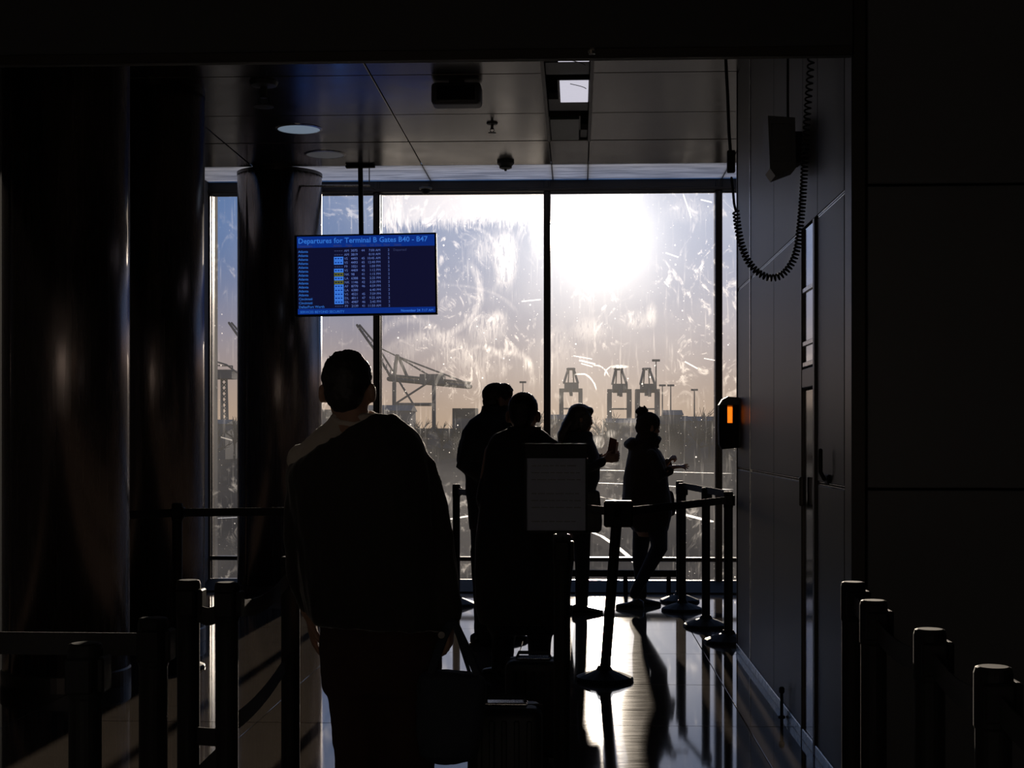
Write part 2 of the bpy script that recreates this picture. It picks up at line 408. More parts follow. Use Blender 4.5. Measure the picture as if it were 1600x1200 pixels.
# ------------------------------------------------------------------ the room
XL, XR = -3.5, 2.7                             # side walls of the bay at the window
PY = 5.8                                       # the opening between the dark hall and the bay
CH = 3.85                                      # ceiling of the bay
XW = 1.07                                      # face of the panelled wall on the right
YE = 9.9                                       # its far end
HZ = P(800, 93.5, PY).z                        # underside of the header over the opening
floor = struct('floor', 'polished dark stone floor in large square slabs')
MB().box(-3.7, 3.4, -2.7, WY + .3, -.25, -.02).build('slab', 'grout', floor)
tile_me = None
TP, X0, Y0 = 1.22, .838, 7.3
for i in range(-4, 2):
    for j in range(-8, 6):
        x0 = X0 + i * TP; y0 = Y0 + j * TP
        if y0 + TP > WY + .9: continue
        if tile_me is None:
            tile_me = MB().box(.002, TP - .002, .002, TP - .002, -.02, 0, bev=.0015).mesh('floor_tile')
        link('floor_tile', tile_me, 'floor', floor).location = (x0, y0, random.Random(i * 31 + j).uniform(-.0006, .0006))

ceiling = struct('ceiling', 'glossy metal panel ceiling of the window bay')
MB().box(XL - .2, XR + .2, PY + .1, 13.05, CH + .35, CH + .5).build('slab', 'void', ceiling)
MB().box(XL - .2, XR + .2, 13.035, 13.06, CH + .025, CH + .5).build('added_glow_upstand', 'void', ceiling)  # closes the ceiling void behind the added glow strip
SX0, SX1 = -.228, .097                          # the service slot in the ceiling
xs = [XL, -2.90, -1.38, SX0, SX1, 1.35, XR]
ys = [PY + .15, 7.4, 8.6, 9.8, 11.0, 12.02, 13.06]
for a in range(len(xs) - 1):
    for b in range(len(ys) - 1):
        if xs[a] == SX0 and ys[b] < 12.0: continue
        g = .008; gy = .02 if abs(ys[b + 1] - 12.02) < .01 else .006
        MB().box(xs[a] + g / 2, xs[a + 1] - g / 2, ys[b] + .006, ys[b + 1] - gy, CH, CH + .02, bev=.004).build('ceiling_panel', 'ceil', ceiling)
# added translucent strip, imitates the bright ceiling reflection along the window head
for xa, xb in zip(xs, xs[1:]):
    MB().box(xa + .004, xb - .004, 13.07, WY - .05, CH, CH + .012).build('added_glow_pane', 'frosted', ceiling)
    MB().box(xb - .004, xb + .004, 13.07, WY - .05, CH - .002, CH + .03).build('added_glow_bar', 'frame', ceiling)
# slot: upstands, cross trays and lit panels
MB().box(SX0 - .012, SX0 + .012, 7.0, 12.02, CH - .01, CH + .33).build('slot_upstand', 'frame', ceiling)
MB().box(SX1 - .012, SX1 + .012, 7.0, 12.02, CH - .01, CH + .33).build('slot_upstand', 'frame', ceiling)
MB().box(SX0, SX1, 7.0, 12.02, CH + .30, CH + .33).build('slot_back', 'void', ceiling)
for y0, y1, z in ((9.60, 9.92, .02), (10.68, 11.06, .03), (11.7, 12.0, .02)):
    MB().box(SX0 + .015, SX1 - .015, y0, y1, CH + z, CH + z + .05, bev=.004).build('slot_tray', 'plastic', ceiling)

# dark hall in front: ceiling, walls
hall = struct('ceiling_hall', 'dark ceiling and header of the near hall')
MB().box(-3.7, 3.4, -2.7, PY, 3.35, 3.5).build('hall_slab', 'hallc', hall)
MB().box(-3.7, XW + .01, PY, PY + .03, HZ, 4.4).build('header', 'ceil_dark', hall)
MB().box(XL, XW, PY - .012, PY, HZ, HZ + .04, bev=.003).build('header_edge', 'frame', hall)
def wallbox(name, *b, m='darkwall'):
    o = MB().box(*b).build(name, m); tag(o, kind='structure'); return o
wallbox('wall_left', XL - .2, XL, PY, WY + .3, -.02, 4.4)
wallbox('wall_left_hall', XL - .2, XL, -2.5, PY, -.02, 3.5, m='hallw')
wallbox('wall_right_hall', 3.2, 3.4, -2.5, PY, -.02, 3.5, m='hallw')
wallbox('wall_back', XL - .2, 3.4, -2.7, -2.5, -.02, 3.5, m='hallw')  # unseen hall walls, set near and pale to bounce sunlight onto the backs
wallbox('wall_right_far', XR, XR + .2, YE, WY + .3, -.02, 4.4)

# panelled wall on the right: along the passage and round the corner facing the camera
wr = struct('wall_right', 'grey laminate panelled wall on the right with metal reveals')
MB().box(XW + .02, XR + .2, PY + .02, YE, -.02, 4.4).build('wall_core', 'wallcore', wr)
Z1, Z2 = P(1319, 763, PY + .1).z, P(1319, 296, PY + .1).z
yv = [YE, 9.17, 8.08, 7.05, 6.62, PY + .16]
for i in range(len(yv) - 1):
    if i == 3: continue                         # the glazed door strip sits here
    for z0, z1 in ((.012, Z1 - .009), (Z1 + .009, Z2 - .009), (Z2 + .009, 4.2)):
        MB().box(XW, XW + .02, yv[i + 1] + .004, yv[i] - .004, z0, z1, bev=.002).build('wall_panel', 'wallp', wr)
MB().box(XW, XW + .02, yv[4] + .004, yv[3] - .004, Z2 + .009, 4.2, bev=.002).build('wall_panel', 'wallp', wr)
for z in (Z1, Z2):
    for y0, y1 in ((yv[3], YE), (PY + .16, yv[4])):
        MB().box(XW + .003, XW + .02, y0, y1, z - .007, z - .003).build('reveal_strip', 'steel', wr)
        MB().box(XW + .003, XW + .02, y0, y1, z + .003, z + .007).build('reveal_strip', 'steel', wr)
MB().box(XW - .004, XW + .02, 9.15, 9.175, .012, 4.2).build('edge_strip', 'steel', wr)
MB().box(XW - .006, XW + .02, YE - .01, YE + .012, .012, 4.2).build('edge_strip', 'frame', wr)
MB().box(XW, XW + .055, PY, PY + .15, .012, 4.3, bev=.004).build('corner_post', 'frame', wr)
xf = [XW + .06, 2.2, 3.2]
MB().box(XW + .06, 3.4, PY + .02, PY + .15, -.02, 4.4).build('wall_core', 'wallcore', wr)
for i in range(2):
    for z0, z1 in ((.012, Z1 - .005), (Z1 + .005, Z2 - .005), (Z2 + .005, 3.35)):
        MB().box(xf[i] + .003, xf[i + 1] - .003, PY, PY + .02, z0, z1, bev=.002).build('wall_panel', 'wallp', wr)
bb = MB().box(XW - .010, XW, PY + .16, YE, 0, .05, bev=.003).build('baseboard_right', 'steel'); tag(bb, kind='structure')

# glazed strip door in the panelled wall
dr = struct('door_1', 'narrow glazed metal door strip in the panelled wall')
dy0, dy1 = 6.63, 7.04
MB().box(XW - .012, XW + .02, dy0, dy0 + .05, .0, Z2, bev=.004).build('door_stile', 'frame', dr)
MB().box(XW - .012, XW + .02, dy1 - .03, dy1, .0, Z2, bev=.004).build('door_stile', 'frame', dr)
zz = [P(1264, 568, 6.85).z, P(1264, 535, 6.85).z, P(1264, 450, 6.85).z, Z2]
mir = mat('reflective_door_glass', (.55, .58, .62), .09, metal=1, vary=.03)
for a, b in zip(zz, zz[1:]):
    MB().box(XW, XW + .012, dy0 + .05, dy1 - .03, a + .008, b - .008).build('glass_panel', mir, dr)
for z in zz[:3]:
    MB().box(XW - .008, XW + .012, dy0 + .05, dy1 - .03, z - .012, z + .012, bev=.003).build('door_rail', 'steel', dr)
MB().box(XW - .010, XW + .012, dy0 + .05, dy1 - .03, zz[0] - .11, zz[0] - .02, bev=.004).build('lock_rail', 'frame', dr)
MB().box(XW, XW + .012, dy0 + .05, dy1 - .03, .02, zz[0] - .12, bev=.003).build('lower_panel', mat('smoked_door_panel', (.10, .10, .105), .12, metal=.8), dr)
MB().box(XW - .03, XW - .010, dy1 - .09, dy1 - .06, P(1255, 790, 7).z, P(1255, 745, 7).z, bev=.004).build('hinge', 'frame', dr)
hd = Thing('door_pull', (XW, 6.32, 1.2), 'small black upright pull handle on the right panelled wall above the lower seam', 'handle')
za, zb = P(1296, 756, 6.32).z, P(1296, 704, 6.32).z
hd.add(MB().box(XW - .012, XW, 6.28, 6.36, za, za + .04, bev=.004), 'mount', 'black')
hd.add(MB().tube([(XW - .02, 6.32, za + .02), (XW - .035, 6.32, za + .05), (XW - .035, 6.32, zb)], .009), 'grip', 'black', smooth=True)

# ------------------------------------------------------------------ window wall
win = struct('window_1', 'wall of dirty glazing with dark bronze mullions')
mull = [P(325.5, 0, WY).x, P(589.5, 0, WY).x, P(855, 0, WY).x, P(1122.5, 0, WY).x]
mull = [mull[0] - .0] + mull[1:] + [mull[3] + 1.54]
ZT, ZB = P(800, 301, WY).z, P(800, 905, WY).z
for x in mull:
    MB().box(x - .032, x + .032, WY - .06, WY + .12, 0, ZT + .1, bev=.004).build('mullion', 'frame', win)
    MB().box(x - .010, x + .010, WY - .075, WY - .06, 0, ZT + .1, bev=.002).build('mullion_cap', 'frame', win)
MB().box(XL, XR, WY - .05, WY + .12, ZT, CH + .02).build('window_head', 'frame', win)
MB().box(XL, XR, WY - .09, WY - .05, ZT - .0, ZT + .03, bev=.004).build('head_trim', 'frame', win)
MB().box(XL, XR, WY - .05, WY + .12, 0, ZB - .01, bev=.003).build('window_sill', 'frame', win)
zr = P(800, 873, WY).z
MB().box(XL, XR, WY - .045, WY + .05, zr - .018, zr + .018, bev=.003).build('transom', 'frame', win)
edges = [XL] + mull + [XR]
for a, b in zip(edges, edges[1:]):
    a2, b2 = a + (.033 if a != XL else 0), b - (.033 if b != XR else 0)
    for z0, z1 in ((ZB - .01, zr - .018), (zr + .018, ZT)):
        if b2 - a2 > .1: MB().box(a2, b2, WY - .004, WY + .004, z0, z1).build('pane', 'glass', win)
MB().loft([[Vector((x, WY - .05, 0)), Vector((x, WY - .05, .088)), Vector((x, WY - .40, .012)), Vector((x, WY - .40, 0))] for x in (XL, XR)]).build('sill_plinth', 'rubber', win)
# steel stops catching light beside two mullions
for x in mull[:2]:
    MB().box(x + .034, x + .046, WY - .03, WY - .006, ZB, ZT).build('glazing_bead', 'steel', win)

# low guard rail in front of the right-hand panes
gr_y = 13.4; gz = P(1000, 896, gr_y).z; gx0, gx1 = P(893, 0, gr_y).x, P(1062, 0, gr_y).x
gr = Thing('guard_rail', (0, gr_y, 0), 'low dark guard rail along the floor in front of the right window panes', 'rail')
gr.add(MB().box(gx0, gx1, gr_y - .02, gr_y + .02, gz - .03, gz + .03, bev=.006), 'rail', 'black')
for x in (gx0 + .1, (gx0 + gx1) / 2, gx1 - .1):
    gr.add(MB().box(x - .02, x + .02, gr_y - .018, gr_y + .018, 0, gz - .03, bev=.003), 'foot', 'black')

# ------------------------------------------------------------------ columns
def column(cx, cy, r, label):
    t = Thing('round_column', (cx, cy, 0), label, 'column', 'round metal columns by the window')
    for k in range(2):
        ring = []
        a0 = math.pi * k + .9 + .004; a1 = math.pi * (k + 1) + .9 - .004
        mb = MB(); rr = []
        for h in (.10, CH):
            rr.append([Vector((cx + q * math.cos(a0 + (a1 - a0) * i / 48), cy + q * math.sin(a0 + (a1 - a0) * i / 48), h)) for q, rng in ((r, range(49)), (r - .006, range(48, -1, -1))) for i in rng])
        mb.loft(rr); t.add(mb, 'cladding', 'column', smooth=True)
    t.add(MB().lathe([(r - .012, .0), (r - .012, CH)], (cx, cy, 0), 48), 'core', 'wallcore')
    t.add(MB().lathe([(r + .008, 0), (r + .008, .09), (r, .10)], (cx, cy, 0), 64), 'base_ring', 'frame', smooth=False)
    t.add(MB().lathe([(r + .004, CH - .03), (r + .004, CH - .001)], (cx, cy, 0), 64), 'collar', 'frame')
CR = .355
for py, pxr, lab in ((8.5, 203, 'round metal column nearest the camera on the far left'),
                     (10.3, 320, 'middle round metal column, left of the narrow blue window pane'),
                     (13.46, 503, 'round metal column in front of the glass, behind the departures screen')):
    e = P(pxr, 0, py); d = Vector((e.x, e.y)); u = d.normalized(); nrm = Vector((-u.y, u.x))
    r_ = CR if py < 13 else 65.5 * py / F
    c = d + nrm * r_
    column(c.x, c.y, r_, lab)
    if py < 9: colA = c
# ------------------------------------------------------------------ departures screen
DY = 12.98
c0 = P(573, 429, DY); mw = (683 - 462.0) * DY / F; mh = 128.0 * DY / F
mon = Thing('departures_screen', (c0.x, DY, c0.z), 'blue departures screen hanging from the ceiling in front of the window', 'screen')
mon.root.rotation_euler = (0, math.radians(-.75), 0)
def add(mb, name, m, parent=None, **kw): return link(name, mb.mesh(name, **kw), m, parent or mon.root)
casing = add(MB().box(-mw / 2 - .02, mw / 2, -.005, .07, -mh / 2, mh / 2, bev=.006), 'casing', 'black')
bz = .016
scr = add(MB().box(-mw / 2 + .006, mw / 2 - bz, -.008, -.005, -mh / 2 + bz, mh / 2 - bz), 'screen', 'scr_bg')
sw0, sw1, sh0, sh1 = -mw / 2 + .006, mw / 2 - bz, -mh / 2 + bz, mh / 2 - bz
SWd, SHt = sw1 - sw0, sh1 - sh0
add(MB().box(sw0, sw1, -.0095, -.008, sh1 - SHt * .145, sh1), 'title_bar', 'scr_bar', scr)
add(MB().box(sw0, sw1, -.0095, -.008, sh0, sh0 + SHt * .072), 'footer_bar', 'scr_bar', scr)
def text(strs, name, m, parent):
    """strs: (text, x, z, size, align) -> one flat mesh of lettering on the screen"""
    bm = bmesh.new()
    dg = None
    for s, x, z, size, al, bold in strs:
        cu = bpy.data.curves.new('t', 'FONT'); cu.body = s; cu.size = size; cu.align_x = al; cu.resolution_u = 2; cu.offset = bold * size
        o = bpy.data.objects.new('t', cu); me = evaluated(o)
        me.transform(Matrix(((1, 0, 0, x), (0, 0, -1, -.0102), (0, 1, 0, z), (0, 0, 0, 1))))
        bm.from_mesh(me); bpy.data.curves.remove(cu); bpy.data.meshes.remove(me)
    me = bpy.data.meshes.new(name); bm.to_mesh(me); bm.free()
    o = link(name, me, m, parent); o['kind'] = 'stuff'; return o
fx = lambda f: sw0 + f * SWd
fz = lambda f: sh1 - f * SHt
t1 = SHt * .094
text([('Departures for Terminal B Gates B40 - B47', fx(.008), fz(.088), t1, 'LEFT', .018)], 'title_text', 'scr_title', scr)
text([('Destination', fx(.008), fz(.136), SHt * .04, 'LEFT', 0), ('Airline', fx(.265), fz(.136), SHt * .04, 'LEFT', 0), ('Flight', fx(.355), fz(.136), SHt * .04, 'LEFT', 0),
      ('Gate', fx(.46), fz(.136), SHt * .04, 'LEFT', 0), ('Sch Time', fx(.53), fz(.136), SHt * .04, 'LEFT', 0), ('Floor', fx(.63), fz(.136), SHt * .04, 'LEFT', 0), ('Status', fx(.705), fz(.136), SHt * .04, 'LEFT', 0)],
     'column_headings', 'scr_dim', scr)
rows = [('Atlanta', 'AM', '3075', '44', '7:00 AM', 0), ('Atlanta', 'AM', '3819', '', '8:10 AM', 0), ('Atlanta', 'VS', '4403', '45', '10:45 AM', 1), ('Atlanta', 'VS', '4493', '45', '12:40 PM', 1),
        ('Atlanta', 'F9', '1021', '40', '1:00 PM', 0), ('Atlanta', 'VS', '4409', '45', '1:12 PM', 1), ('Atlanta', 'NK', '98', '41', '1:15 PM', 2), ('Atlanta', 'LA', '6388', '46', '2:25 PM', 1),
        ('Atlanta', 'NK', '1146', '42', '3:20 PM', 2), ('Atlanta', 'AF', '8770', '46', '4:59 PM', 1), ('Atlanta', 'LA', '6380', '', '6:40 PM', 1), ('Atlanta', 'VS', '4521', '45', '7:59 PM', 1),
        ('Cincinnati', 'DL', '4011', '47', '9:25 AM', 1), ('Cincinnati', 'DL', '4987', '46', '2:45 PM', 1), ('Dallas/Fort Worth', 'F9', '2139', '41', '11:50 AM', 0)]
ts = SHt * .044
dest, rest = [], []
for i, (de, al, fl, ga, ti, lg) in enumerate(rows):
    f = .205 + i * .0508
    z = fz(f)
    dest.append((de, fx(.008), z - .002, ts, 'LEFT', .006))
    rest += [(al, fx(.343), z, ts, 'LEFT', .0), (fl, fx(.392), z, ts, 'LEFT', .008), (ti, fx(.607), z, ts, 'RIGHT', .0), ('2', fx(.66), z, ts, 'LEFT', .0)]
    if ga: rest.append((ga, fx(.468), z, ts, 'LEFT', .0))
    if lg:
        lo = add(MB().box(fx(.268), fx(.336), -.0095, -.008, z - SHt * .009, z + SHt * .039), 'airline_logo', 'scr_logo' if lg == 1 else 'scr_logo2', scr)
        mb = MB()
        for q in range(3): mb.box(fx(.274 + q * .02), fx(.288 + q * .02), -.0102, -.0095, z + SHt * .008, z + SHt * .024)
        add(mb, 'logo_mark', 'scr_bar' if lg == 1 else 'scr_bg', lo)
    else:
        mb = MB()
        for q in range(4): mb.box(fx(.272 + q * .016), fx(.283 + q * .016), -.0095, -.008, z + SHt * .008, z + SHt * .02)
        add(mb, 'airline_logo', 'scr_dim', scr)
text(dest, 'destination_text', 'scr_title', scr)
text(rest, 'flight_text', 'scr_text', scr)
text([('Departed', fx(.70), fz(.205), ts, 'LEFT', 0)], 'status_text', 'scr_dim', scr)
text([('SERVICES BEYOND SECURITY', fx(.015), fz(.985), ts, 'LEFT', .006)], 'footer_text', 'scr_title', scr)
text([('November 24', fx(.75), fz(.985), ts, 'LEFT', .006), ('7:17 AM', fx(.90), fz(.985), ts, 'LEFT', .0)], 'date_text', 'scr_logo', scr)
pz = CH - c0.z; px_ = P(564.5, 300, DY).x - c0.x
add(MB().tube([(px_, .03, mh / 2), (px_, .03, pz - .02)], .022, 12), 'hanging_pole', 'black', smooth=True)
add(MB().box(px_ - .13, px_ + .13, 0, .06, pz - .025, pz - .002, bev=.004), 'ceiling_bracket', 'black')
# thin rail with two raking rods left of the pole
ry = 13.1
ra, rb = P(430, 290.5, ry), P(577, 290.5, ry)
hr = Thing('hanging_rail', (0, ry, ra.z), 'thin metal rail hanging under the window head above the departures screen', 'rail')
hr.add(MB().tube([ra, rb], .009, 8), 'rail', 'steel', smooth=True)
hr.add(MB().tube([ra, P(412, 284, ry)], .006, 6), 'rod', 'frame'); hr.add(MB().tube([rb, P(587, 297, ry)], .006, 6), 'rod', 'frame'); hr.add(MB().tube([rb, Vector((rb.x, ry, CH + .01))], .005, 6), 'rod', 'frame')
hr.add(MB().tube([ra, Vector((ra.x, ry, CH + .01))], .005, 6), 'rod', 'frame')

# ------------------------------------------------------------------ fittings on the ceiling
def onceil(px, py): # point of the bay ceiling seen at that place
    d = ray(px, py); t = (CH - CAMZ) / d.z
    return Vector((0, 0, CAMZ)) + d * t
def downlight(px, py, r, m, label):
    c = onceil(px, py); t = Thing('downlight', c, label, 'light', 'round downlights in the bay ceiling')
    t.add(MB().lathe([(r + .02, 0), (r + .02, -.004), (r, -.009), (r, -.002)], c, 32), 'trim_ring', 'steel')
    t.add(MB().lathe([(r, -.002), (r * .97, -.006), (r * .5, -.010), (.01, -.011)], c, 32), 'diffuser', m)
downlight(467, 201, .165, 'downlight', 'round pale blue lit downlight in the ceiling left of the screen')
downlight(508, 241, .16, 'downlight_dim', 'dim round downlight nearer the window above the screen')
def sprinkler(px, py, label, s=1.0):
    c = onceil(px, py); t = Thing('sprinkler_head', c, label, 'sprinkler', 'sprinkler heads on the bay ceiling')
    t.add(MB().lathe([(.045 * s, 0), (.04 * s, -.012 * s), (.015 * s, -.016 * s)], c, 20), 'escutcheon', 'plastic')
    t.add(MB().lathe([(.011 * s, -.014 * s), (.011 * s, -.05 * s)], c, 10), 'stem', 'plastic')
    for q in (-1, 1): t.add(MB().tube([c + Vector((q * .012 * s, 0, -.045 * s)), c + Vector((q * .016 * s, 0, -.06 * s)), c + Vector((0, 0, -.075 * s))], .003 * s, 6), 'frame_arm', 'plastic')
    t.add(MB().lathe([(.03 * s, -.074 * s), (.032 * s, -.078 * s), (.01 * s, -.08 * s)], c, 16), 'deflector', 'plastic')
sprinkler(769, 192, 'small sprinkler head near the middle of the bay ceiling', 1.0)
sprinkler(412, 128, 'wide sprinkler head on the dark ceiling at upper left', 2.2)
def dome(px, py, y, r, label):
    c = P(px, py, y); t = Thing('dome_camera', c, label, 'camera', 'dome cameras above the window')
    t.add(MB().lathe([(r, .0), (r * 1.02, -r * .25), (r * .9, -r * .35)], c, 24), 'housing', 'plastic')
    t.add(MB().lathe([(r * .72, -r * .35), (r * .68, -r * .62), (r * .5, -r * .9), (r * .2, -r * 1.05)], c, 24), 'dome', 'black', smooth=True)
    return t, c
t, c = dome(665, 293, WY - .12, .062, 'dark dome camera under the window head, right of the departures screen')
t.add(MB().box(c.x - .03, c.x + .03, c.y - .02, c.y + .08, c.z, c.z + .03, bev=.004), 'bracket', 'frame')
dc = onceil(790, 252)
t = Thing('smoke_detector', dc, 'round smoke detector on the ceiling just above the bright window head', 'detector')
t.add(MB().lathe([(.075, 0), (.075, -.02), (.055, -.045), (.055, -.06), (.03, -.07)], dc, 24), 'body', 'plastic')
t.add(MB().lathe([(.012, -.07), (.010, -.085)], dc, 12), 'sensor', 'black')
sb0 = onceil(714, 130)
t = Thing('ceiling_speaker', sb0, 'dark rectangular box fixed to the ceiling left of the service slot', 'speaker box')
t.add(MB().box(sb0.x - .17, sb0.x + .17, sb0.y - .09, sb0.y + .09, CH - .16, CH - .008, bev=.03, seg=3), 'housing', 'plastic')
t.add(MB().box(sb0.x - .13, sb0.x + .13, sb0.y - .095, sb0.y - .088, CH - .135, CH - .035, bev=.004), 'grille', 'black')
t.add(MB().box(sb0.x - .05, sb0.x + .05, sb0.y - .05, sb0.y + .05, CH - .008, CH), 'mount_plate', 'frame')
# what sits inside the slot
for (x0, x1, y0, y1, lab) in ((876, 917, 161, 128, 'square lit white panel inside the ceiling service slot'), (872, 914, 98, 90, 'lit white panel in the ceiling slot, partly hidden by the header')):
    a, b = onceil(x0, y0), onceil(x1, y1)
    t = Thing('slot_light', (a.x, a.y, CH), lab, 'light', 'lit panels in the ceiling slot')
    t.add(MB().box(a.x, SX1 - .02, b.y, a.y, CH + .004, CH + .02, bev=.002), 'diffuser', 'lamp')
    t.add(MB().box(a.x - .015, SX1 - .014, b.y - .01, a.y + .01, CH + .012, CH + .05), 'tray', 'frame')
    cc = Vector(((a.x + b.x) / 2 - .02, b.y + .06, CH))
    t.add(MB().tube([cc + Vector((.11 * math.sin(q * .35), .12 * q * .3, .003)) for q in range(5)], .003, 6), 'wire', 'frame')
a, b = onceil(858, 219), onceil(905, 186)
t = Thing('exit_sign', (a.x, a.y, CH), 'dark green glass sign box recessed at the window end of the ceiling slot', 'sign')
t.add(MB().box(a.x + .02, b.x, b.y, a.y, CH - .002, CH + .02, bev=.003), 'glass_face', 'green'); t.add(MB().box(a.x + .01, b.x + .01, b.y - .01, a.y + .01, CH + .02, CH + .07), 'back_box', 'frame')
# fittings on the header and hall ceiling
hb = P(925, 80, PY - .04)
t = Thing('ceiling_hook', hb, 'tiny bolt eye on the dark header above the ceiling slot', 'hook')
t.add(MB().tube([hb + Vector((0, .03, .0)), hb + Vector((0, 0, 0))], .006, 8), 'bolt', 'steel'); t.add(MB().lathe([(.014, -.012), (.02, 0), (.014, .012)], hb, 12), 'eye', 'steel')
hl = P(285, 8, PY - .3)
t = Thing('hall_downlight', (hl.x, hl.y, 3.35), 'unlit round fitting on the dark hall ceiling at upper left', 'light')
t.add(MB().lathe([(.06, 0), (.06, -.12), (.09, -.15), (.08, -.19), (.03, -.20)], (hl.x, hl.y, 3.35), 24), 'housing', 'plastic')
t.add(MB().lathe([(.03, -.198), (.02, -.215)], (hl.x, hl.y, 3.35), 16), 'bulb', 'white')

# ------------------------------------------------------------------ wall fittings on the right
# dispenser with a sunlit amber window
dz0, dz1 = P(1150, 702, YE - .09).z, P(1150, 620, YE - .09).z
dsp = Thing('soap_dispenser', (XW, YE - .09, dz0), 'rounded black wall dispenser with a glowing amber window beside the glass', 'dispenser')
dx0 = P(1122, 660, YE - .09).x
prof = [(XW - .006, dz0 + .01), (dx0 + .02, dz0), (dx0 + .004, dz0 + .03), (dx0, dz0 + .15), (dx0 + .004, dz1 - .07), (dx0 + .025, dz1 - .018), (dx0 + .06, dz1), (XW - .006, dz1 - .005)]
wz0, wz1 = P(1140, 661, YE - .1).z, P(1140, 633, YE - .1).z; wx0, wx1 = P(1135.5, 640, YE - .1).x, P(1144, 640, YE - .1).x
def slab(pts, y0, y1): return [[Vector((x, y, z)) for x, z in pts] for y in (y0, y1)]
# the shell is built in four pieces round the window so light passes through it
yA, yB = YE - .145, YE - .035
dsp.add(MB().loft(slab([(XW - .006, wz1), (dx0 + .002, wz1), (dx0 + .025, dz1 - .018), (dx0 + .06, dz1), (XW - .006, dz1 - .005)], yA, yB)), 'top_cover', 'plastic')
dsp.add(MB().loft(slab([(XW - .006, dz0 + .01), (dx0 + .02, dz0), (dx0 + .004, dz0 + .03), (dx0, dz0 + .15), (dx0 + .001, wz0), (XW - .006, wz0)], yA, yB)), 'body', 'black')
dsp.add(MB().loft(slab([(dx0 + .001, wz0), (dx0 + .002, wz1), (wx0, wz1), (wx0, wz0)], yA, yB)), 'side_cheek', 'black')
dsp.add(MB().loft(slab([(wx1, wz0), (wx1, wz1), (XW - .006, wz1), (XW - .006, wz0)], yA, yB)), 'side_cheek', 'black')
dsp.add(MB().box(wx0, wx1, yA + .02, yA + .026, wz0, wz1), 'window', 'amber')
dsp.add(MB().box(XW - .006, XW, yA - .01, yB + .01, dz0 + .02, dz1 - .02), 'wall_plate', 'plastic')
# box hanging beside the wall
by = 7.1
b0, b1 = P(1196, 280, by), P(1250, 188, by)
xb = [P(x, 200, by).x for x in (1196, 1238, 1249)]; zt = [P(1200, y, by).z for y in (187, 196, 210, 258, 268, 280)]
bx = Thing('wall_speaker', (XW, by, zt[5]), 'grey boxy loudspeaker with a slanted lower edge mounted high on the right wall', 'speaker box')
bx.add(MB().loft(slab([(xb[0], zt[0]), (xb[1], zt[0] - .01), (xb[1] + .005, zt[4]), (xb[0] + .035, zt[5]), (xb[0] + .01, zt[4])], by - .09, by + .09)), 'housing', 'plastic')
bx.add(MB().box(xb[1], XW - .001, by - .07, by + .07, zt[3], zt[2], bev=.006), 'side_box', 'black')
bx.add(MB().box(xb[0] + .015, xb[1] - .015, by - .096, by - .09, zt[3], zt[1] - .01, bev=.003), 'front_grille', 'plastic')
bx.add(MB().tube([(P(1231, 196, by).x, by, zt[0]), (P(1231, 196, by).x, by, CH + .02)], .006, 8), 'drop_rod', 'frame')
# hanging coiled lead with an inline plug
cy = 6.35
def Q(px, py): return P(px, py, cy)
ld = Thing('coiled_lead', (Q(1142, 262).x, cy, Q(1142, 262).z), 'black coiled cable hanging in a loop from the header beside the right wall', 'cable')
w0 = [Q(1133, 20), Q(1134, 92), Q(1137, 150), Q(1139, 205), Q(1142, 245)]
ld.add(MB().tube(w0, .007, 8), 'straight_wire', 'rubber', smooth=True)
ld.add(MB().box(Q(1136, 0).x, Q(1148.5, 0).x, cy - .014, cy + .014, Q(0, 279).z, Q(0, 245).z, bev=.004), 'inline_plug', 'black')
ld.add(MB().tube([Q(1143, 278), Q(1145.5, 300), Q(1147, 318), Q(1149.5, 329)], .0055, 8), 'lower_wire', 'rubber', smooth=True)
path = [(1149.5, 329), (1154, 362), (1161, 390), (1171, 411), (1185, 426), (1203, 434), (1221, 430), (1236, 413), (1245, 390), (1250, 355), (1254, 310), (1257, 260), (1260, 200), (1264, 140), (1267, 95), (1269, 40)]
pts = [Q(*p) for p in path]; dense = []
for i in range(len(pts) - 1):
    p0, p1, p2, p3 = pts[max(i - 1, 0)], pts[i], pts[i + 1], pts[min(i + 2, len(pts) - 1)]
    for k in range(40):
        u = k / 40
        dense.append(.5 * ((2 * p1) + (p2 - p0) * u + (2 * p0 - 5 * p1 + 4 * p2 - p3) * u * u + (3 * p1 - p0 - 3 * p2 + p3) * u ** 3))
L = 0; acc = [0]
for a, b in zip(dense, dense[1:]): L += (b - a).length; acc.append(L)
coil = []; N = 2400; j = 0; ph = 0.0
for i in range(N):
    s_ = L * i / (N - 1)
    while j < len(acc) - 2 and acc[j + 1] < s_: j += 1
    u = (s_ - acc[j]) / max(1e-9, acc[j + 1] - acc[j]); p = dense[j].lerp(dense[j + 1], u); tg = (dense[j + 1] - dense[j]).normalized()
    n1 = Vector((0, 1, 0)); n2 = tg.cross(n1).normalized()
    f = s_ / L; pitch = .0155 + (.020 * max(0, (f - .55) / .45))
    ph += 2 * math.pi * (L / (N - 1)) / pitch
    coil.append(p + n1 * (.013 * math.cos(ph)) + n2 * (.013 * math.sin(ph)))
ld.add(MB().tube(coil, .0042, 5), 'coil', 'rubber', smooth=True)
# bumper post near the wall foot
bp = P(1227, 1112, 7.55); bp = Vector((XW - .03, 7.55, 0))
t = Thing('door_stop', bp, 'small dark upright door stop at the foot of the right wall', 'door stop')
t.add(MB().lathe([(.018, 0), (.018, .006), (.008, .01), (.008, .12), (.013, .125), (.013, .15), (.008, .155)], bp, 12), 'pin', 'black'); t.add(MB().lathe([(.0145, .128), (.0145, .147)], bp, 12), 'rubber_ring', 'rubber')

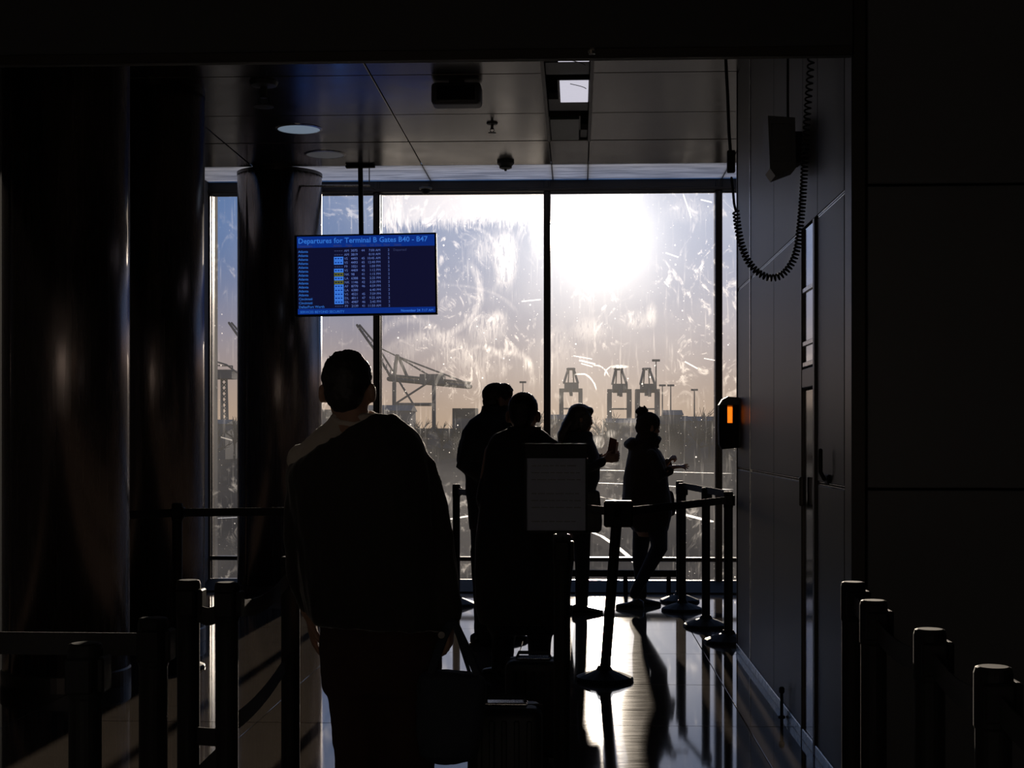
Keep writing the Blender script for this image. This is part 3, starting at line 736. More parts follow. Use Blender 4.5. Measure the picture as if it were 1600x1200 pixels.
# ------------------------------------------------------------------ belt stanchions
SH = 1.02
base_me = MB().lathe([(.172, 0), (.172, .012), (.165, .022), (.09, .05), (.05, .062), (.036, .085)], (0, 0, 0), 16).mesh('base')
post_me = MB().lathe([(.0315, .06), (.0315, SH - .11)], (0, 0, 0), 24).mesh('post', smooth=False)
head_me = MB().lathe([(.0315, SH - .11), (.034, SH - .105), (.034, SH - .012), (.031, SH - .002), (.026, SH)], (0, 0, 0), 24).mesh('head')
clip_me = MB().box(-.026, .026, -.045, -.030, SH - .095, SH - .025, bev=.004).mesh('belt_clip')
trim_me = MB().lathe([(.0335, .062), (.0345, .07), (.0335, .082)], (0, 0, 0), 24).mesh('collar')
for me, m in ((base_me, 'black'), (post_me, 'black'), (head_me, 'black'), (clip_me, 'black'), (trim_me, 'black')): me.materials.append(M[m])
BELT_Z = SH - .06
def stanchion(x, y, label, h=SH, lean=0.0, group='belt stanchions', ang=0.0):
    r = empty('belt_stanchion', (x, y, 0), ang); tag(r, label, 'stanchion', group)
    for n_, me in (('base', base_me), ('collar', trim_me), ('post', post_me), ('head', head_me)):
        o = link(n_, me, None, r)
        if n_ != 'base': o.rotation_euler = (0, lean, 0)
        o.scale = (1, 1, h / SH)
    for q in range(2):
        o = link('belt_clip', clip_me, None, r); o.rotation_euler = (0, lean, q * math.pi / 2); o.scale = (1, 1, h / SH)
    r['h'] = h
    return r
def belt(r, a, b, sag=.0, h=.05, name='belt'):
    a, b = Vector(a), Vector(b); n = 15
    pts = [a.lerp(b, i / (n - 1)) - Vector((0, 0, sag * 4 * (i / (n - 1)) * (1 - i / (n - 1)))) for i in range(n)]
    mb = MB().strip(pts, h)
    me = mb.mesh(name); me.transform(Matrix.Rotation(-r.rotation_euler.z, 4, 'Z') @ Matrix.Translation(-Vector(r.location)))
    return link(name, me, 'belt', r)
def top(r, z=-.06): return Vector((r.location.x, r.location.y, r['h'] + z))
def at(px, Y): p = P(px, 685, Y); return p.x, p.y
def st(px, Y, label, **kw): return stanchion(*at(px, Y), label, **kw)
# foreground right, receding towards the wall
f1 = st(1552, 2.62, 'belt stanchion in the right foreground, rightmost and nearest the camera')
f2 = st(1453, 3.13, 'second belt stanchion from the right edge of the picture')
f3 = st(1365, 3.68, 'third belt stanchion from the right edge, overlapping the farther one')
f4 = st(1333, 4.15, 'belt stanchion standing just before the corner of the right wall')
belt(f2, top(f2), top(f1), .03); belt(f3, top(f3), top(f2), .03); belt(f4, top(f4), top(f3), .0)
f0 = st(1720, 2.1, 'belt stanchion just past the right edge of the picture'); belt(f1, top(f1), top(f0), .03)
# left queue
l1 = st(133, 2.84, 'belt stanchion in the left foreground, leftmost of the queue')
l2 = st(239.5, 3.25, 'belt stanchion in the left foreground, second from the left edge')
l3 = st(294.5, 4.12, 'belt stanchion third from the left edge, beside the bright gap on the floor')
l4 = st(354.5, 4.06, 'belt stanchion fourth from the left edge, between the bright gap and the man')
l5 = st(454, 4.95, 'belt stanchion right beside the left arm of the man in the foreground')
l6 = st(277, 9.0, 'belt stanchion standing before the middle round column at left')
belt(l2, top(l2), (XL + .01, 3.3, BELT_Z), .0)
belt(l3, top(l3), top(l4), .04); belt(l4, top(l4), top(l5), .05)
belt(l3, (l3.location.x, l3.location.y, .58), (l4.location.x, l4.location.y, .585), .0, name='lower_belt')
belt(l4, (l4.location.x, l4.location.y, .615), (l5.location.x, l5.location.y, .685), .03, name='lower_belt')
belt(l3, (l3.location.x, l3.location.y, .44), (l4.location.x, l4.location.y, .56), .0, name='lower_belt')
l7 = st(600, 9.4, 'belt stanchion hidden behind the foreground man')
belt(l6, top(l6), (colA.x + .218, colA.y + .295, BELT_Z), .0); belt(l6, top(l6), top(l7), .0)
# middle and right
s1x, s1y = at(944, 8.66)
s1 = stanchion(s1x, s1y, 'leaning belt stanchion standing in the dazzling sunlit patch of floor', h=1.055, lean=math.radians(4.5))
mp = st(713, 12.5, 'belt stanchion by the glass between the foreground man and the queue', h=1.03)
r1 = st(1062, 12.85, 'belt stanchion closest to the window in the right-hand row', h=1.05)
r2 = st(1066, 12.2, 'belt stanchion second from the window in the right-hand row', h=1.05)
r3 = st(1103, 11.15, 'belt stanchion third from the window in the right-hand row', h=1.05)
r4 = st(1138, 10.3, 'belt stanchion at the end of the right-hand row nearest the panelled wall', h=1.05)
belt(r2, top(r2), top(r1)); belt(r3, top(r3, -.02), top(r2, -.02)); belt(r4, top(r4, -.02), top(r3, -.02))
s1top = Vector((s1x + math.sin(math.radians(4.5)) * .98, s1y, 0.985))
belt(s1, s1top, top(r4), .0); belt(s1, s1top + Vector((0, .0, 0)), top(mp), .0)
# wide receiver on top of the leaning post
link('receiver', MB().box(-.085 + .083, .085 + .083, -.045, .045, .90, 1.055, bev=.01).mesh('receiver'), 'black', s1)
# sign stanchion
g1_ = st(878, 5.55, 'belt stanchion carrying a framed paper notice in front of the queue', h=1.06)
sy = 5.50; sa, sb = P(820, 832, sy), P(918, 693, sy); gx, gy = g1_.location.x, g1_.location.y
def gadd(mb, name, m, parent=None): 
    me = mb.mesh(name); me.transform(Matrix.Translation((-gx, -gy, 0))); return link(name, me, m, parent or g1_)
fr = gadd(MB().box(sa.x, sb.x, sy - .006, sy + .006, sb.z - .055, sb.z, bev=.002), 'sign_frame', 'black')
gadd(MB().box(sa.x, sa.x + .008, sy - .006, sy + .006, sa.z, sb.z - .055), 'frame_side', 'black', fr)
gadd(MB().box(sb.x - .008, sb.x, sy - .006, sy + .006, sa.z, sb.z - .055), 'frame_side', 'black', fr)
gadd(MB().box(sa.x, sb.x, sy - .006, sy + .006, sa.z, sa.z + .008), 'frame_bottom', 'black', fr)
gadd(MB().box(sa.x + .008, sb.x - .008, sy - .002, sy + .001, sa.z + .008, sb.z - .055), 'notice_paper', 'paper', fr)
mb = MB(); rnd = random.Random(4)
for i in range(9):
    z = sb.z - .085 - i * .026
    if i in (3, 7): continue
    xx = sa.x + .025
    while xx < sb.x - .04:
        w_ = rnd.uniform(.012, .035); mb.box(xx, min(xx + w_, sb.x - .025), sy - .003, sy - .002, z, z + .004); xx += w_ + .005
gadd(mb, 'printed_lines', 'plastic', fr)['kind'] = 'stuff'
gadd(MB().box(gx - .02, gx + .02, gy - .02, gy + .02, 1.055, sa.z + .02), 'sign_socket', 'black')
# ------------------------------------------------------------------ people
def oval(L, R, depth, n=28, e=2.3, dy=0.0):
    """closed ring through left point L and right point R (world), half-thickness depth along the passage"""
    c = (L + R) / 2 + Vector((0, dy, 0)); u = (R - L) / 2; v = Vector((0, depth, 0)); out = []
    for i in range(n):
        a = 2 * math.pi * i / n; ca, sa = math.cos(a), math.sin(a)
        out.append(c + u * (math.copysign(abs(ca) ** (2 / e), ca)) + v * (math.copysign(abs(sa) ** (2 / e), sa)))
    return out
class Fig:
    def __init__(s, Y, foot_px, label):
        s.Y = Y; b = P(foot_px, 685, Y); s.base = Vector((b.x, b.y, 0)); s.label = label
    def q(s, px, py, dy=0.0): return P(px, py, s.Y + dy)
    def rings(s, rows, e=2.3):
        """rows: (yl, xl, xr, depth[, yr[, dy]]) in picture units at the person's own distance"""
        out = []
        for r in rows:
            yl, xl, xr, dp = r[:4]; yr = r[4] if len(r) > 4 and r[4] is not None else yl; dy = r[5] if len(r) > 5 else 0
            out.append(oval(s.q(xl, yl), s.q(xr, yr), dp, e=e, dy=dy))
        return out
    def hframe(s, px, py, face, tilt=0.0, dy=0.0):
        """head frame: face = heading in degrees (0 looks along +Y, -90 looks to +X)"""
        return Matrix.Translation(s.q(px, py, dy)) @ Matrix.Rotation(math.radians(face), 4, 'Z') @ Matrix.Rotation(math.radians(tilt), 4, 'X')
    def finish(s, mb, name='person', m='skin', voxel=.0075):
        me = mb.mesh(name, True, remesh=voxel, relax=2); me.transform(Matrix.Translation(-s.base))
        s.o = link(name, me, m); s.o.location = s.base
        tag(s.o, s.label, 'person', 'people in the queue'); return s.o
    def part(s, mb, name, m, parent=None, voxel=.012, relax=3, jit=0.0, jscale=20):
        me = mb.mesh(name, True, remesh=voxel, relax=relax, jit=jit, jscale=jscale) if voxel else mb.mesh(name, True)
        me.transform(Matrix.Translation(-s.base)); return link(name, me, m, parent or s.o)
def head(mb, fm, k=1.0):
    rt = fm.to_3x3().to_4x4()
    def E(x, y, z, a, b, c): mb.ell(fm @ Vector((x * k, y * k, z * k)), (a * k, b * k, c * k), rt, 20)
    E(0, -.012, .035, .074, .094, .086); E(0, .016, -.03, .064, .074, .088); E(0, .045, -.07, .042, .045, .042); E(0, .072, -.098, .022, .018, .016)
    mb.tube([fm @ Vector((0, .082 * k, .018 * k)), fm @ Vector((0, .092 * k, -.010 * k)), fm @ Vector((0, .096 * k, -.024 * k))], [.009 * k, .011 * k, .013 * k], 8)
    for q in (-1, 1):
        E(q * .084, -.014, -.008, .011, .020, .033); E(q * .072, .0, -.014, .014, .014, .026)
        E(q * .032, .076, .026, .024, .012, .008); E(q * .036, .066, -.020, .022, .018, .018); E(q * .031, .076, .006, .014, .010, .009)
    E(0, .088, -.053, .024, .010, .006); E(0, .086, -.063, .021, .010, .007)
def eyes(f, fm, k=1.0):
    for q in (-1, 1):
        mb = MB().ell(fm @ Vector((q * .031 * k, .081 * k, .006 * k)), (.0085 * k,) * 3, None, 10)
        f.part(mb, 'eye', 'white', voxel=0)
def hand(mb, wrist, fdir, pnorm, curl=.5, k=1.0, thumb=1, spread=.10, curls=None):
    """palm and five jointed fingers; fdir along the fingers, pnorm out of the palm, thumb = side of the thumb"""
    f = Vector(fdir).normalized(); n = Vector(pnorm); n = (n - f * n.dot(f)).normalized(); s = f.cross(n).normalized() * thumb
    wrist = Vector(wrist)
    mb.tube([wrist - f * .02 * k, wrist + f * .03 * k, wrist + f * .062 * k, wrist + f * .086 * k], [(.026 * k, .019 * k), (.034 * k, .017 * k), (.041 * k, .015 * k), (.040 * k, .012 * k)], 12, side=s)
    for i, (off, ln) in enumerate(((.031, .074), (.0105, .083), (-.0105, .076), (-.031, .060))):
        p = wrist + f * .082 * k + s * off * k; c = curls[i] if curls else curl; a = 0.0; pts = [p - f * .02 * k, p]
        for j, part in enumerate((.45, .31, .24)):
            a += c * (.75 if j == 0 else 1.0)
            d = (f * math.cos(a) + n * math.sin(a) + s * (off * spread * 40 * (1 - j * .2) * .6)).normalized()
            p = p + d * ln * part * k; pts.append(p)
        mb.tube(pts, [.0098 * k, .0095 * k, .0088 * k, .0080 * k, .0068 * k], 8)
    p = wrist + f * .022 * k + s * .026 * k; d0 = (f * .55 + s * .8 + n * .3).normalized(); d1 = (f * .85 + s * .3 + n * (.2 + .4 * curl)).normalized()
    mb.tube([p - d0 * .012 * k, p + d0 * .030 * k, p + d0 * .030 * k + d1 * .030 * k, p + d0 * .030 * k + d1 * .056 * k], [.014 * k, .0115 * k, .0098 * k, .0078 * k], 8)
def shoe(f, x, y, heading, k=1.0, m='leather', lift=0.0, pitch=0.0):
    R = Matrix.Translation((x, y, lift)) @ Matrix.Rotation(math.radians(heading), 4, 'Z') @ Matrix.Rotation(pitch, 4, 'X')
    mb = MB(); rr = []
    for t, hw, hz in ((-.085, .020, .045), (-.08, .032, .075), (-.04, .036, .095), (.0, .036, .085), (.06, .042, .060), (.12, .043, .048), (.165, .034, .038), (.188, .014, .028)):
        rr.append([R @ Vector((hw * k * math.cos(a), t * k, .012 + (hz - .012) * k * (.5 + .5 * math.sin(a)))) for a in [2 * math.pi * i / 14 for i in range(14)]])
    mb.loft(rr); up = f.part(mb, 'shoe', m, voxel=0)
    mb = MB(); rr = []
    for z in (0, .016 * k):
        rr.append([R @ Vector((hw * k, t * k, z)) for t, hw in ((-.09, .022), (-.05, .038), (.0, .036), (.06, .043), (.12, .045), (.165, .036), (.19, .012))] + [R @ Vector((-hw * k, t * k, z)) for t, hw in ((.19, .012), (.165, .036), (.12, .045), (.06, .043), (.0, .036), (-.05, .038), (-.09, .022))])
    mb.loft(rr); me = mb.mesh('sole'); me.transform(Matrix.Translation(-f.base)); link('sole', me, 'rubber', up)

# --- man in the foreground, seen from behind, coat slipping off his left shoulder
f = Fig(4.75, 592, 'large man seen from behind in the foreground, dark coat slipping off a pale shirt')
q = f.q; hm = f.hframe(544, 611, -4, 2)
mb = MB(); head(mb, hm, 1.0)
mb.tube([q(546, 628, -.01), q(549, 655, -.02), q(552, 685, -.03)], [.056, .060, .075], 16)
mb.loft(f.rings([(676, 512, 600, .09), (700, 484, 618, .10), (740, 476, 626, .12), (820, 485, 630, .12), (900, 490, 640, .12), (960, 505, 680, .12), (1010, 508, 682, .12), (1040, 520, 672, .10)]))
for a, b, c, sx in ((556, 560, 558, -1), (632, 634, 636, 1)):
    mb.tube([q(a, 1000), q(b, 1180, .02), q(c, 1330, -.02), q(c, 1352, -.02)], [.085, .062, .048, .040], 14)
mb.tube([q(632, 728), q(676, 840), q(692, 900, -.03), q(700, 958, -.06)], [.042, .040, .036, .030], 12)
hand(mb, q(701, 965, -.06), (.02, .05, -1), (-1, .1, 0), .62, 1.0, 1)
mb.tube([q(484, 735), q(474, 850, -.0), q(477, 925, .05), q(484, 958, .08)], [.042, .038, .034, .028], 12)
hand(mb, q(486, 966, .09), (.1, .25, -1), (1, .2, .1), .45, 1.0, 1)
o = f.finish(mb); eyes(f, hm)
mb = MB(); rt = hm.to_3x3().to_4x4()
mb.ell(hm @ Vector((0, -.016, .046)), (.0815, .099, .084), rt, 24); mb.ell(hm @ Vector((0, -.056, .0)), (.066, .058, .072), rt, 20)
for i in range(60):                             # short tousled crown
    a = random.Random(i).uniform(0, 6.28); r = random.Random(i + 99).uniform(0, .065)
    p = Vector((r * math.cos(a), -.015 + r * math.sin(a), .044 + .083 * math.sqrt(max(.05, 1 - (r / .08) ** 2))))
    d = Vector((math.cos(a) * .4, math.sin(a) * .4 + .1, 1)).normalized()
    mb.tube([hm @ (p - d * .012), hm @ (p + d * .009)], [.007, .0025], 5)
f.part(mb, 'hair', 'hair', voxel=.0045, relax=1, jit=.003, jscale=70)
mb = MB()
mb.loft(f.rings([(646, 520, 588, .066, 646, -.01), (656, 514, 594, .072), (668, 498, 612, .085), (684, 480, 618, .105), (700, 467, 622, .12), (718, 458, 628, .13), (745, 464, 634, .14), (820, 482, 640, .14), (900, 486, 650, .135), (945, 500, 660, .13)]))
mb.ell(q(470, 716), (.045, .06, .045))
f.part(mb, 'shirt', 'shirt', voxel=.011, jit=.004, jscale=24)
mb = MB(); mb.tube([q(520, 652, -.04), q(530, 660, -.075), q(553, 664, -.09), q(578, 659, -.075), q(588, 650, -.04), q(580, 646, .03), q(553, 646, .06), q(525, 648, .03), q(520, 652, -.04)], .011, 8)
f.part(mb, 'shirt_collar', 'shirt', voxel=.006)
mb = MB()
mb.loft(f.rings([(722, 457, 604, .128, 654), (728, 453, 622, .15, 654), (735, 449, 645, .165, 671), (748, 448, 662, .172, 694), (775, 453, 676, .178, 733), (815, 460, 684, .18, 785), (850, 464, 690, .185, 840), (885, 466, 696, .185, 895), (925, 472, 694, .18, 945), (955, 478, 700, .175, 975), (972, 490, 704, .17, 984)]))
mb.tube([q(478, 738), q(471, 790), q(469, 845, -.02), q(473, 890, .02), q(484, 940, .06)], [.048, .052, .052, .052, .044], 14)
mb.tube([q(622, 688), q(657, 735), q(673, 790), q(684, 850, -.02), q(693, 905, -.04), q(700, 955, -.06)], [.050, .056, .056, .055, .054, .050], 14)
mb.tube([q(520, 688, -.12), q(552, 668, -.125), q(586, 656, -.10), q(612, 657, -.04), q(618, 662, .04), q(600, 664, .09)], [.010, .016, .020, .022, .022, .014], 10)
f.part(mb, 'coat', 'jacket', voxel=.010, jit=.010, jscale=(14, 14, 4.5))
mb = MB()
mb.loft(f.rings([(960, 502, 688, .13), (1000, 500, 692, .14), (1050, 500, 690, .135), (1080, 505, 686, .12)]))
mb.tube([q(558, 1040), q(563, 1180, .02), q(566, 1290), q(567, 1345)], [.105, .085, .070, .062], 16)
mb.tube([q(636, 1040), q(640, 1180, .02), q(640, 1290), q(641, 1345)], [.105, .085, .070, .062], 16)
f.part(mb, 'trousers', 'rust', voxel=.013, jit=.006, jscale=14)
shoe(f, q(566, 1340).x, 4.74, 6); shoe(f, q(641, 1340).x, 4.74, -8)
# his tote bag
bY = 4.64; B = lambda px, py, dy=0: P(px, py, bY + dy)
bag = Thing('tote_bag', (B(705, 1190).x, bY, B(705, 1190).z), 'dark blue canvas tote bag hanging from the hand of the foreground man', 'bag')
mb = MB(); rr = []
for yl, xl, xr, dp in ((1047, 672, 738, .035), (1052, 658, 756, .05), (1070, 652, 760, .062), (1110, 650, 757, .070), (1150, 652, 752, .070), (1178, 655, 748, .062), (1190, 672, 738, .045), (1193, 690, 722, .03)):
    rr.append(oval(B(xl, yl), B(xr, yl + 4 if yl < 1060 else yl - 2), dp, 32, 2.8))
mb.loft(rr); bag.add(mb, 'bag_body', 'canvas', smooth=True, remesh=.009, relax=2, jit=.004, jscale=18)
bag.add(MB().tube([B(674, 1052, -.03), B(684, 1020, -.02), B(693, 995), B(703, 975), B(708, 972)], [(.014, .004)] * 5, 8, side=(1, 0, .3)), 'strap', 'canvas', smooth=True)
bag.add(MB().tube([B(746, 1054, -.03), B(730, 1015, -.02), B(718, 990), B(711, 975), B(706, 971)], [(.013, .004)] * 5, 8, side=(1, 0, .3)), 'strap', 'canvas', smooth=True)
bag.add(MB().tube([B(734, 1052, .04), B(722, 1015, .02), B(713, 985), B(708, 973)], [(.006, .003)] * 4, 8, side=(1, 0, .3)), 'strap', 'canvas', smooth=True)
bag.add(MB().lathe([(.011, -.004), (.013, 0), (.011, .004)], B(690, 992, -.02), 12, 'Y'), 'buckle', 'frame')

# --- man in the queue behind the notice, back to us
f = Fig(8.75, 815, 'man with cropped hair seen from behind, half hidden by the framed notice')
q = f.q; hm = f.hframe(818, 649, -6, 2)
mb = MB(); head(mb, hm, 1.12)
mb.tube([q(819, 656, -.01), q(820, 672, -.02), q(821, 690, -.03)], [.056, .060, .08], 14)
mb.loft(f.rings([(684, 795, 848, .09), (700, 768, 866, .11), (760, 765, 872, .12), (850, 768, 868, .12), (920, 762, 876, .12), (945, 770, 868, .10)]))
mb.tube([q(790, 935), q(786, 1000, .02), q(784, 1045, -.02)], [.08, .058, .042], 12); mb.tube([q(842, 935), q(842, 1000, .02), q(842, 1045, -.02)], [.08, .058, .042], 12)
mb.tube([q(770, 705), q(756, 780), q(770, 820, .16), q(786, 832, .24)], [.05, .044, .034, .028], 12); hand(mb, q(788, 834, .25), (.5, .7, -.3), (0, .2, -1), .6, 1, -1)
mb.tube([q(866, 705), q(880, 780), q(864, 820, .16), q(848, 832, .24)], [.05, .044, .034, .028], 12); hand(mb, q(846, 834, .25), (-.5, .7, -.3), (0, .2, -1), .6, 1, 1)
f.finish(mb); eyes(f, hm, 1.12)
mb = MB(); rt = hm.to_3x3().to_4x4(); mb.ell(hm @ Vector((0, -.017, .047)), (.089, .109, .093), rt, 24); mb.ell(hm @ Vector((0, -.056, 0)), (.074, .068, .08), rt, 20)
f.part(mb, 'hair', 'hair', voxel=.006, relax=1, jit=.0025, jscale=60)
mb = MB()
mb.loft(f.rings([(666, 800, 840, .07), (671, 790, 848, .085), (680, 772, 857, .10), (690, 764, 865, .115), (706, 758, 875, .125), (725, 756, 881, .13), (765, 752, 884, .14), (805, 747, 887, .145), (850, 742, 888, .15), (900, 741, 888, .15), (950, 744, 886, .145), (974, 749, 884, .14)]))
mb.tube([q(775, 700), q(758, 780), q(768, 818, .14)], [.055, .058, .048], 12); mb.tube([q(862, 700), q(880, 780), q(868, 818, .14)], [.055, .058, .048], 12)
mb.tube([q(796, 668, -.06), q(820, 672, -.085), q(843, 668, -.06)], [.012, .014, .012], 8)
f.part(mb, 'coat', 'grey', voxel=.012, jit=.007, jscale=(13, 13, 4))
mb = MB(); mb.loft(f.rings([(940, 758, 878, .12), (980, 760, 876, .12), (990, 766, 870, .11)]))
mb.tube([q(788, 960), q(786, 1010, .01), q(784, 1050)], [.085, .070, .062], 14); mb.tube([q(844, 960), q(843, 1010, .01), q(842, 1050)], [.085, .070, .062], 14)
f.part(mb, 'trousers', 'denim', voxel=.013, jit=.004, jscale=14)
shoe(f, q(784, 1050).x, 8.72, 35, 1.0); shoe(f, q(842, 1050).x, 8.74, -10)

# --- tall man further on, turned to the right
f = Fig(10.2, 765, 'tall man with a quiff, hood down, behind the cropped-hair man in the queue')
q = f.q; hm = f.hframe(778, 627, -62, -2)
mb = MB(); head(mb, hm)
mb.tube([q(779, 638), q(775, 652), q(772, 668)], [.056, .060, .08], 14)
mb.loft(f.rings([(664, 748, 796, .10), (685, 738, 800, .15), (740, 740, 800, .15), (820, 744, 798, .14), (860, 744, 798, .14), (880, 748, 794, .12)]))
mb.tube([q(755, 870, -.08), q(757, 940, -.07), q(755, 995, -.08)], [.08, .058, .042], 12); mb.tube([q(781, 870, .09), q(784, 940, .1), q(783, 995, .09)], [.08, .058, .042], 12)
mb.tube([q(738, 685, -.12), q(724, 728, -.16), q(750, 742, -.18), q(768, 742, -.17)], [.05, .044, .034, .028], 12); hand(mb, q(770, 742, -.17), (1, .1, .1), (0, 1, 0), .6, 1, 1)
mb.tube([q(790, 690, .16), q(792, 735, .18), q(805, 748, .12)], [.05, .042, .030], 12); hand(mb, q(806, 748, .12), (1, -.2, .1), (0, -1, 0), .6, 1, -1)
f.finish(mb); eyes(f, hm)
mb = MB(); rt = hm.to_3x3().to_4x4(); mb.ell(hm @ Vector((0, -.018, .045)), (.080, .100, .084), rt, 24); mb.ell(hm @ Vector((0, -.05, .005)), (.071, .062, .072), rt, 20)
mb.ell(hm @ Vector((0, .045, .098)), (.055, .050, .031), rt, 16); mb.ell(hm @ Vector((0, .092, .080)), (.034, .020, .019), rt, 14); mb.ell(hm @ Vector((0, .06, .055)), (.07, .045, .04), rt, 14)
f.part(mb, 'hair', 'hair', voxel=.006, relax=1, jit=.004, jscale=50)
mb = MB()
mb.loft(f.rings([(633, 753, 795, .09), (645, 751, 797, .095), (649, 744, 801, .115), (658, 733, 805, .15), (672, 723, 808, .18), (700, 715, 809, .20), (722, 713, 809, .20), (734, 719, 809, .195), (742, 727, 808, .18), (770, 728, 807, .17), (800, 731, 806, .165), (828, 734, 806, .16)]))
mb.tube([q(738, 685, -.12), q(725, 727, -.16), q(750, 742, -.18), q(766, 742, -.17)], [.062, .060, .050, .042], 12); mb.tube([q(790, 690, .16), q(792, 735, .18), q(803, 747, .12)], [.06, .056, .042], 12)
f.part(mb, 'hooded_jacket', 'navy', voxel=.012, jit=.005, jscale=14)
mb = MB(); mb.loft(f.rings([(815, 735, 804, .15), (860, 736, 802, .15), (880, 740, 798, .14)]))
mb.tube([q(754, 860, -.08), q(756, 940, -.07), q(755, 1000, -.08)], [.088, .072, .062], 14); mb.tube([q(782, 860, .09), q(784, 940, .1), q(783, 1000, .09)], [.088, .072, .062], 14)
f.part(mb, 'trousers', 'denim', voxel=.013, jit=.004, jscale=14)
shoe(f, q(755, 1000).x, 10.12, -60); shoe(f, q(783, 1000).x, 10.29, -70)

# --- woman with long hair holding booklets
f = Fig(12.0, 905, 'long-haired woman in profile holding travel booklets by the window')
q = f.q; hm = f.hframe(908, 655, -78, -8)
mb = MB(); head(mb, hm, .96)
mb.tube([q(906, 666), q(904, 680), q(902, 692)], [.046, .050, .07], 14)
mb.loft(f.rings([(688, 888, 918, .10), (705, 884, 924, .15), (750, 884, 928, .14), (790, 886, 926, .14), (825, 886, 926, .14), (840, 892, 920, .12)]))
mb.tube([q(908, 835, -.08), q(910, 880, -.08), q(909, 948, -.08)], [.075, .052, .036], 12); mb.tube([q(886, 838, .09), q(882, 885, .08), q(880, 946, .08)], [.075, .052, .036], 12)
mb.tube([q(905, 700, -.14), q(912, 735, -.17), q(935, 722, -.15), q(944, 718, -.13)], [.045, .040, .030, .024], 12); hand(mb, q(945, 718, -.13), (1, .15, .15), (0, 1, .1), .45, .92, 1)
mb.tube([q(908, 700, .15), q(916, 733, .16), q(936, 716, .06), q(944, 714, .02)], [.045, .040, .030, .024], 12); hand(mb, q(945, 714, .02), (1, -.2, .1), (0, -1, .1), .45, .92, -1)
f.finish(mb); eyes(f, hm, .96)
mb = MB(); rt = hm.to_3x3().to_4x4(); mb.ell(hm @ Vector((0, -.018, .042)), (.083, .100, .085), rt, 24); mb.ell(hm @ Vector((0, -.055, -.03)), (.082, .065, .10), rt, 20)
mb.ell(hm @ Vector((0, .05, .075)), (.065, .045, .036), rt, 14)
for q_ in (-1, 1): mb.ell(hm @ Vector((q_ * .066, .012, -.01)), (.026, .060, .09), rt, 14)
for i in range(26):
    a = random.Random(i + 5); sy_ = a.uniform(-.09, .09); x0 = a.uniform(-4, 5)
    mb.tube([q(896 + x0, 645, sy_ * .6), q(886 + x0, 664, sy_), q(878 + x0 * .9, 680, sy_ * 1.1), q(874 + x0 * .8 + a.uniform(-2, 3), 692 + a.uniform(-4, 8), sy_ * 1.1)], [.026, .028, .022, .006], 7)
f.part(mb, 'long_hair', 'hairb', voxel=.007, relax=1, jit=.004, jscale=40)
mb = MB()
mb.loft(f.rings([(674, 888, 924, .085), (679, 884, 927, .10), (684, 880, 926, .12), (694, 876, 930, .16), (706, 875, 935, .18), (730, 876, 938, .18), (750, 877, 937, .175), (763, 879, 932, .17), (785, 879, 931, .18), (815, 878, 930, .19), (832, 880, 926, .19)]))
mb.tube([q(905, 703, -.15), q(914, 734, -.18), q(940, 722, -.14)], [.055, .052, .042], 12); mb.tube([q(908, 703, .15), q(918, 733, .17), q(940, 716, .05)], [.055, .052, .042], 12)
f.part(mb, 'coat', 'grey', voxel=.012, jit=.004, jscale=16)
mb = MB(); mb.tube([q(908, 825, -.08), q(910, 880, -.08), q(909, 946, -.08)], [.080, .062, .052], 14); mb.tube([q(888, 828, .09), q(884, 885, .08), q(880, 944, .08)], [.080, .062, .052], 14)
f.part(mb, 'trousers', 'denim', voxel=.012)
shoe(f, q(909, 940).x, 11.92, -85, .9); shoe(f, q(881, 940).x, 12.08, -85, .9)
bk = Thing('travel_booklet', q(956, 718, -.05), 'burgundy travel booklets held up by the long-haired woman', 'booklet')
bY2 = 11.93
for k, (dx, dy_, dr) in enumerate(((0, 0, 0), (3.5, .03, 4))):
    pts = [(948 + dx, 712), (953 + dx * .8, 683 + dr), (964 + dx * .8, 687 + dr), (960 + dx, 718)]
    mbb = MB().loft([[P(x, y, bY2 + dy_ + t_) for x, y in pts] for t_ in (0, .008)]); bk.add(mbb, 'booklet_cover', 'paperred')
    mbb = MB().loft([[P(x * .96 + 956 * .04, y * .96 + 700 * .04, bY2 + dy_ + t_) for x, y in pts] for t_ in (-.003, 0)]); bk.add(mbb, 'pages', 'white' if k else 'paperred')
sg = Thing('shoulder_bag', q(925, 830, -.22), 'dark rounded shoulder bag at the hip of the long-haired woman', 'bag')
mb = MB(); rr = [oval(q(xl, y, -.24), q(xr, y, -.24), dp, 28, 3.2) for y, xl, xr, dp in ((766, 908, 934, .03), (769, 904, 937, .045), (790, 902, 939, .055), (815, 901, 941, .06), (828, 902, 940, .055), (832, 907, 936, .04))]
sg.add(mb.loft(rr), 'bag_body', 'leather', smooth=True, remesh=.01, relax=1)
sg.add(MB().tube([q(906, 770, -.24), q(900, 735, -.22), q(897, 700, -.19), q(898, 690, -.10)], [(.012, .003)] * 4, 6), 'strap', 'leather')

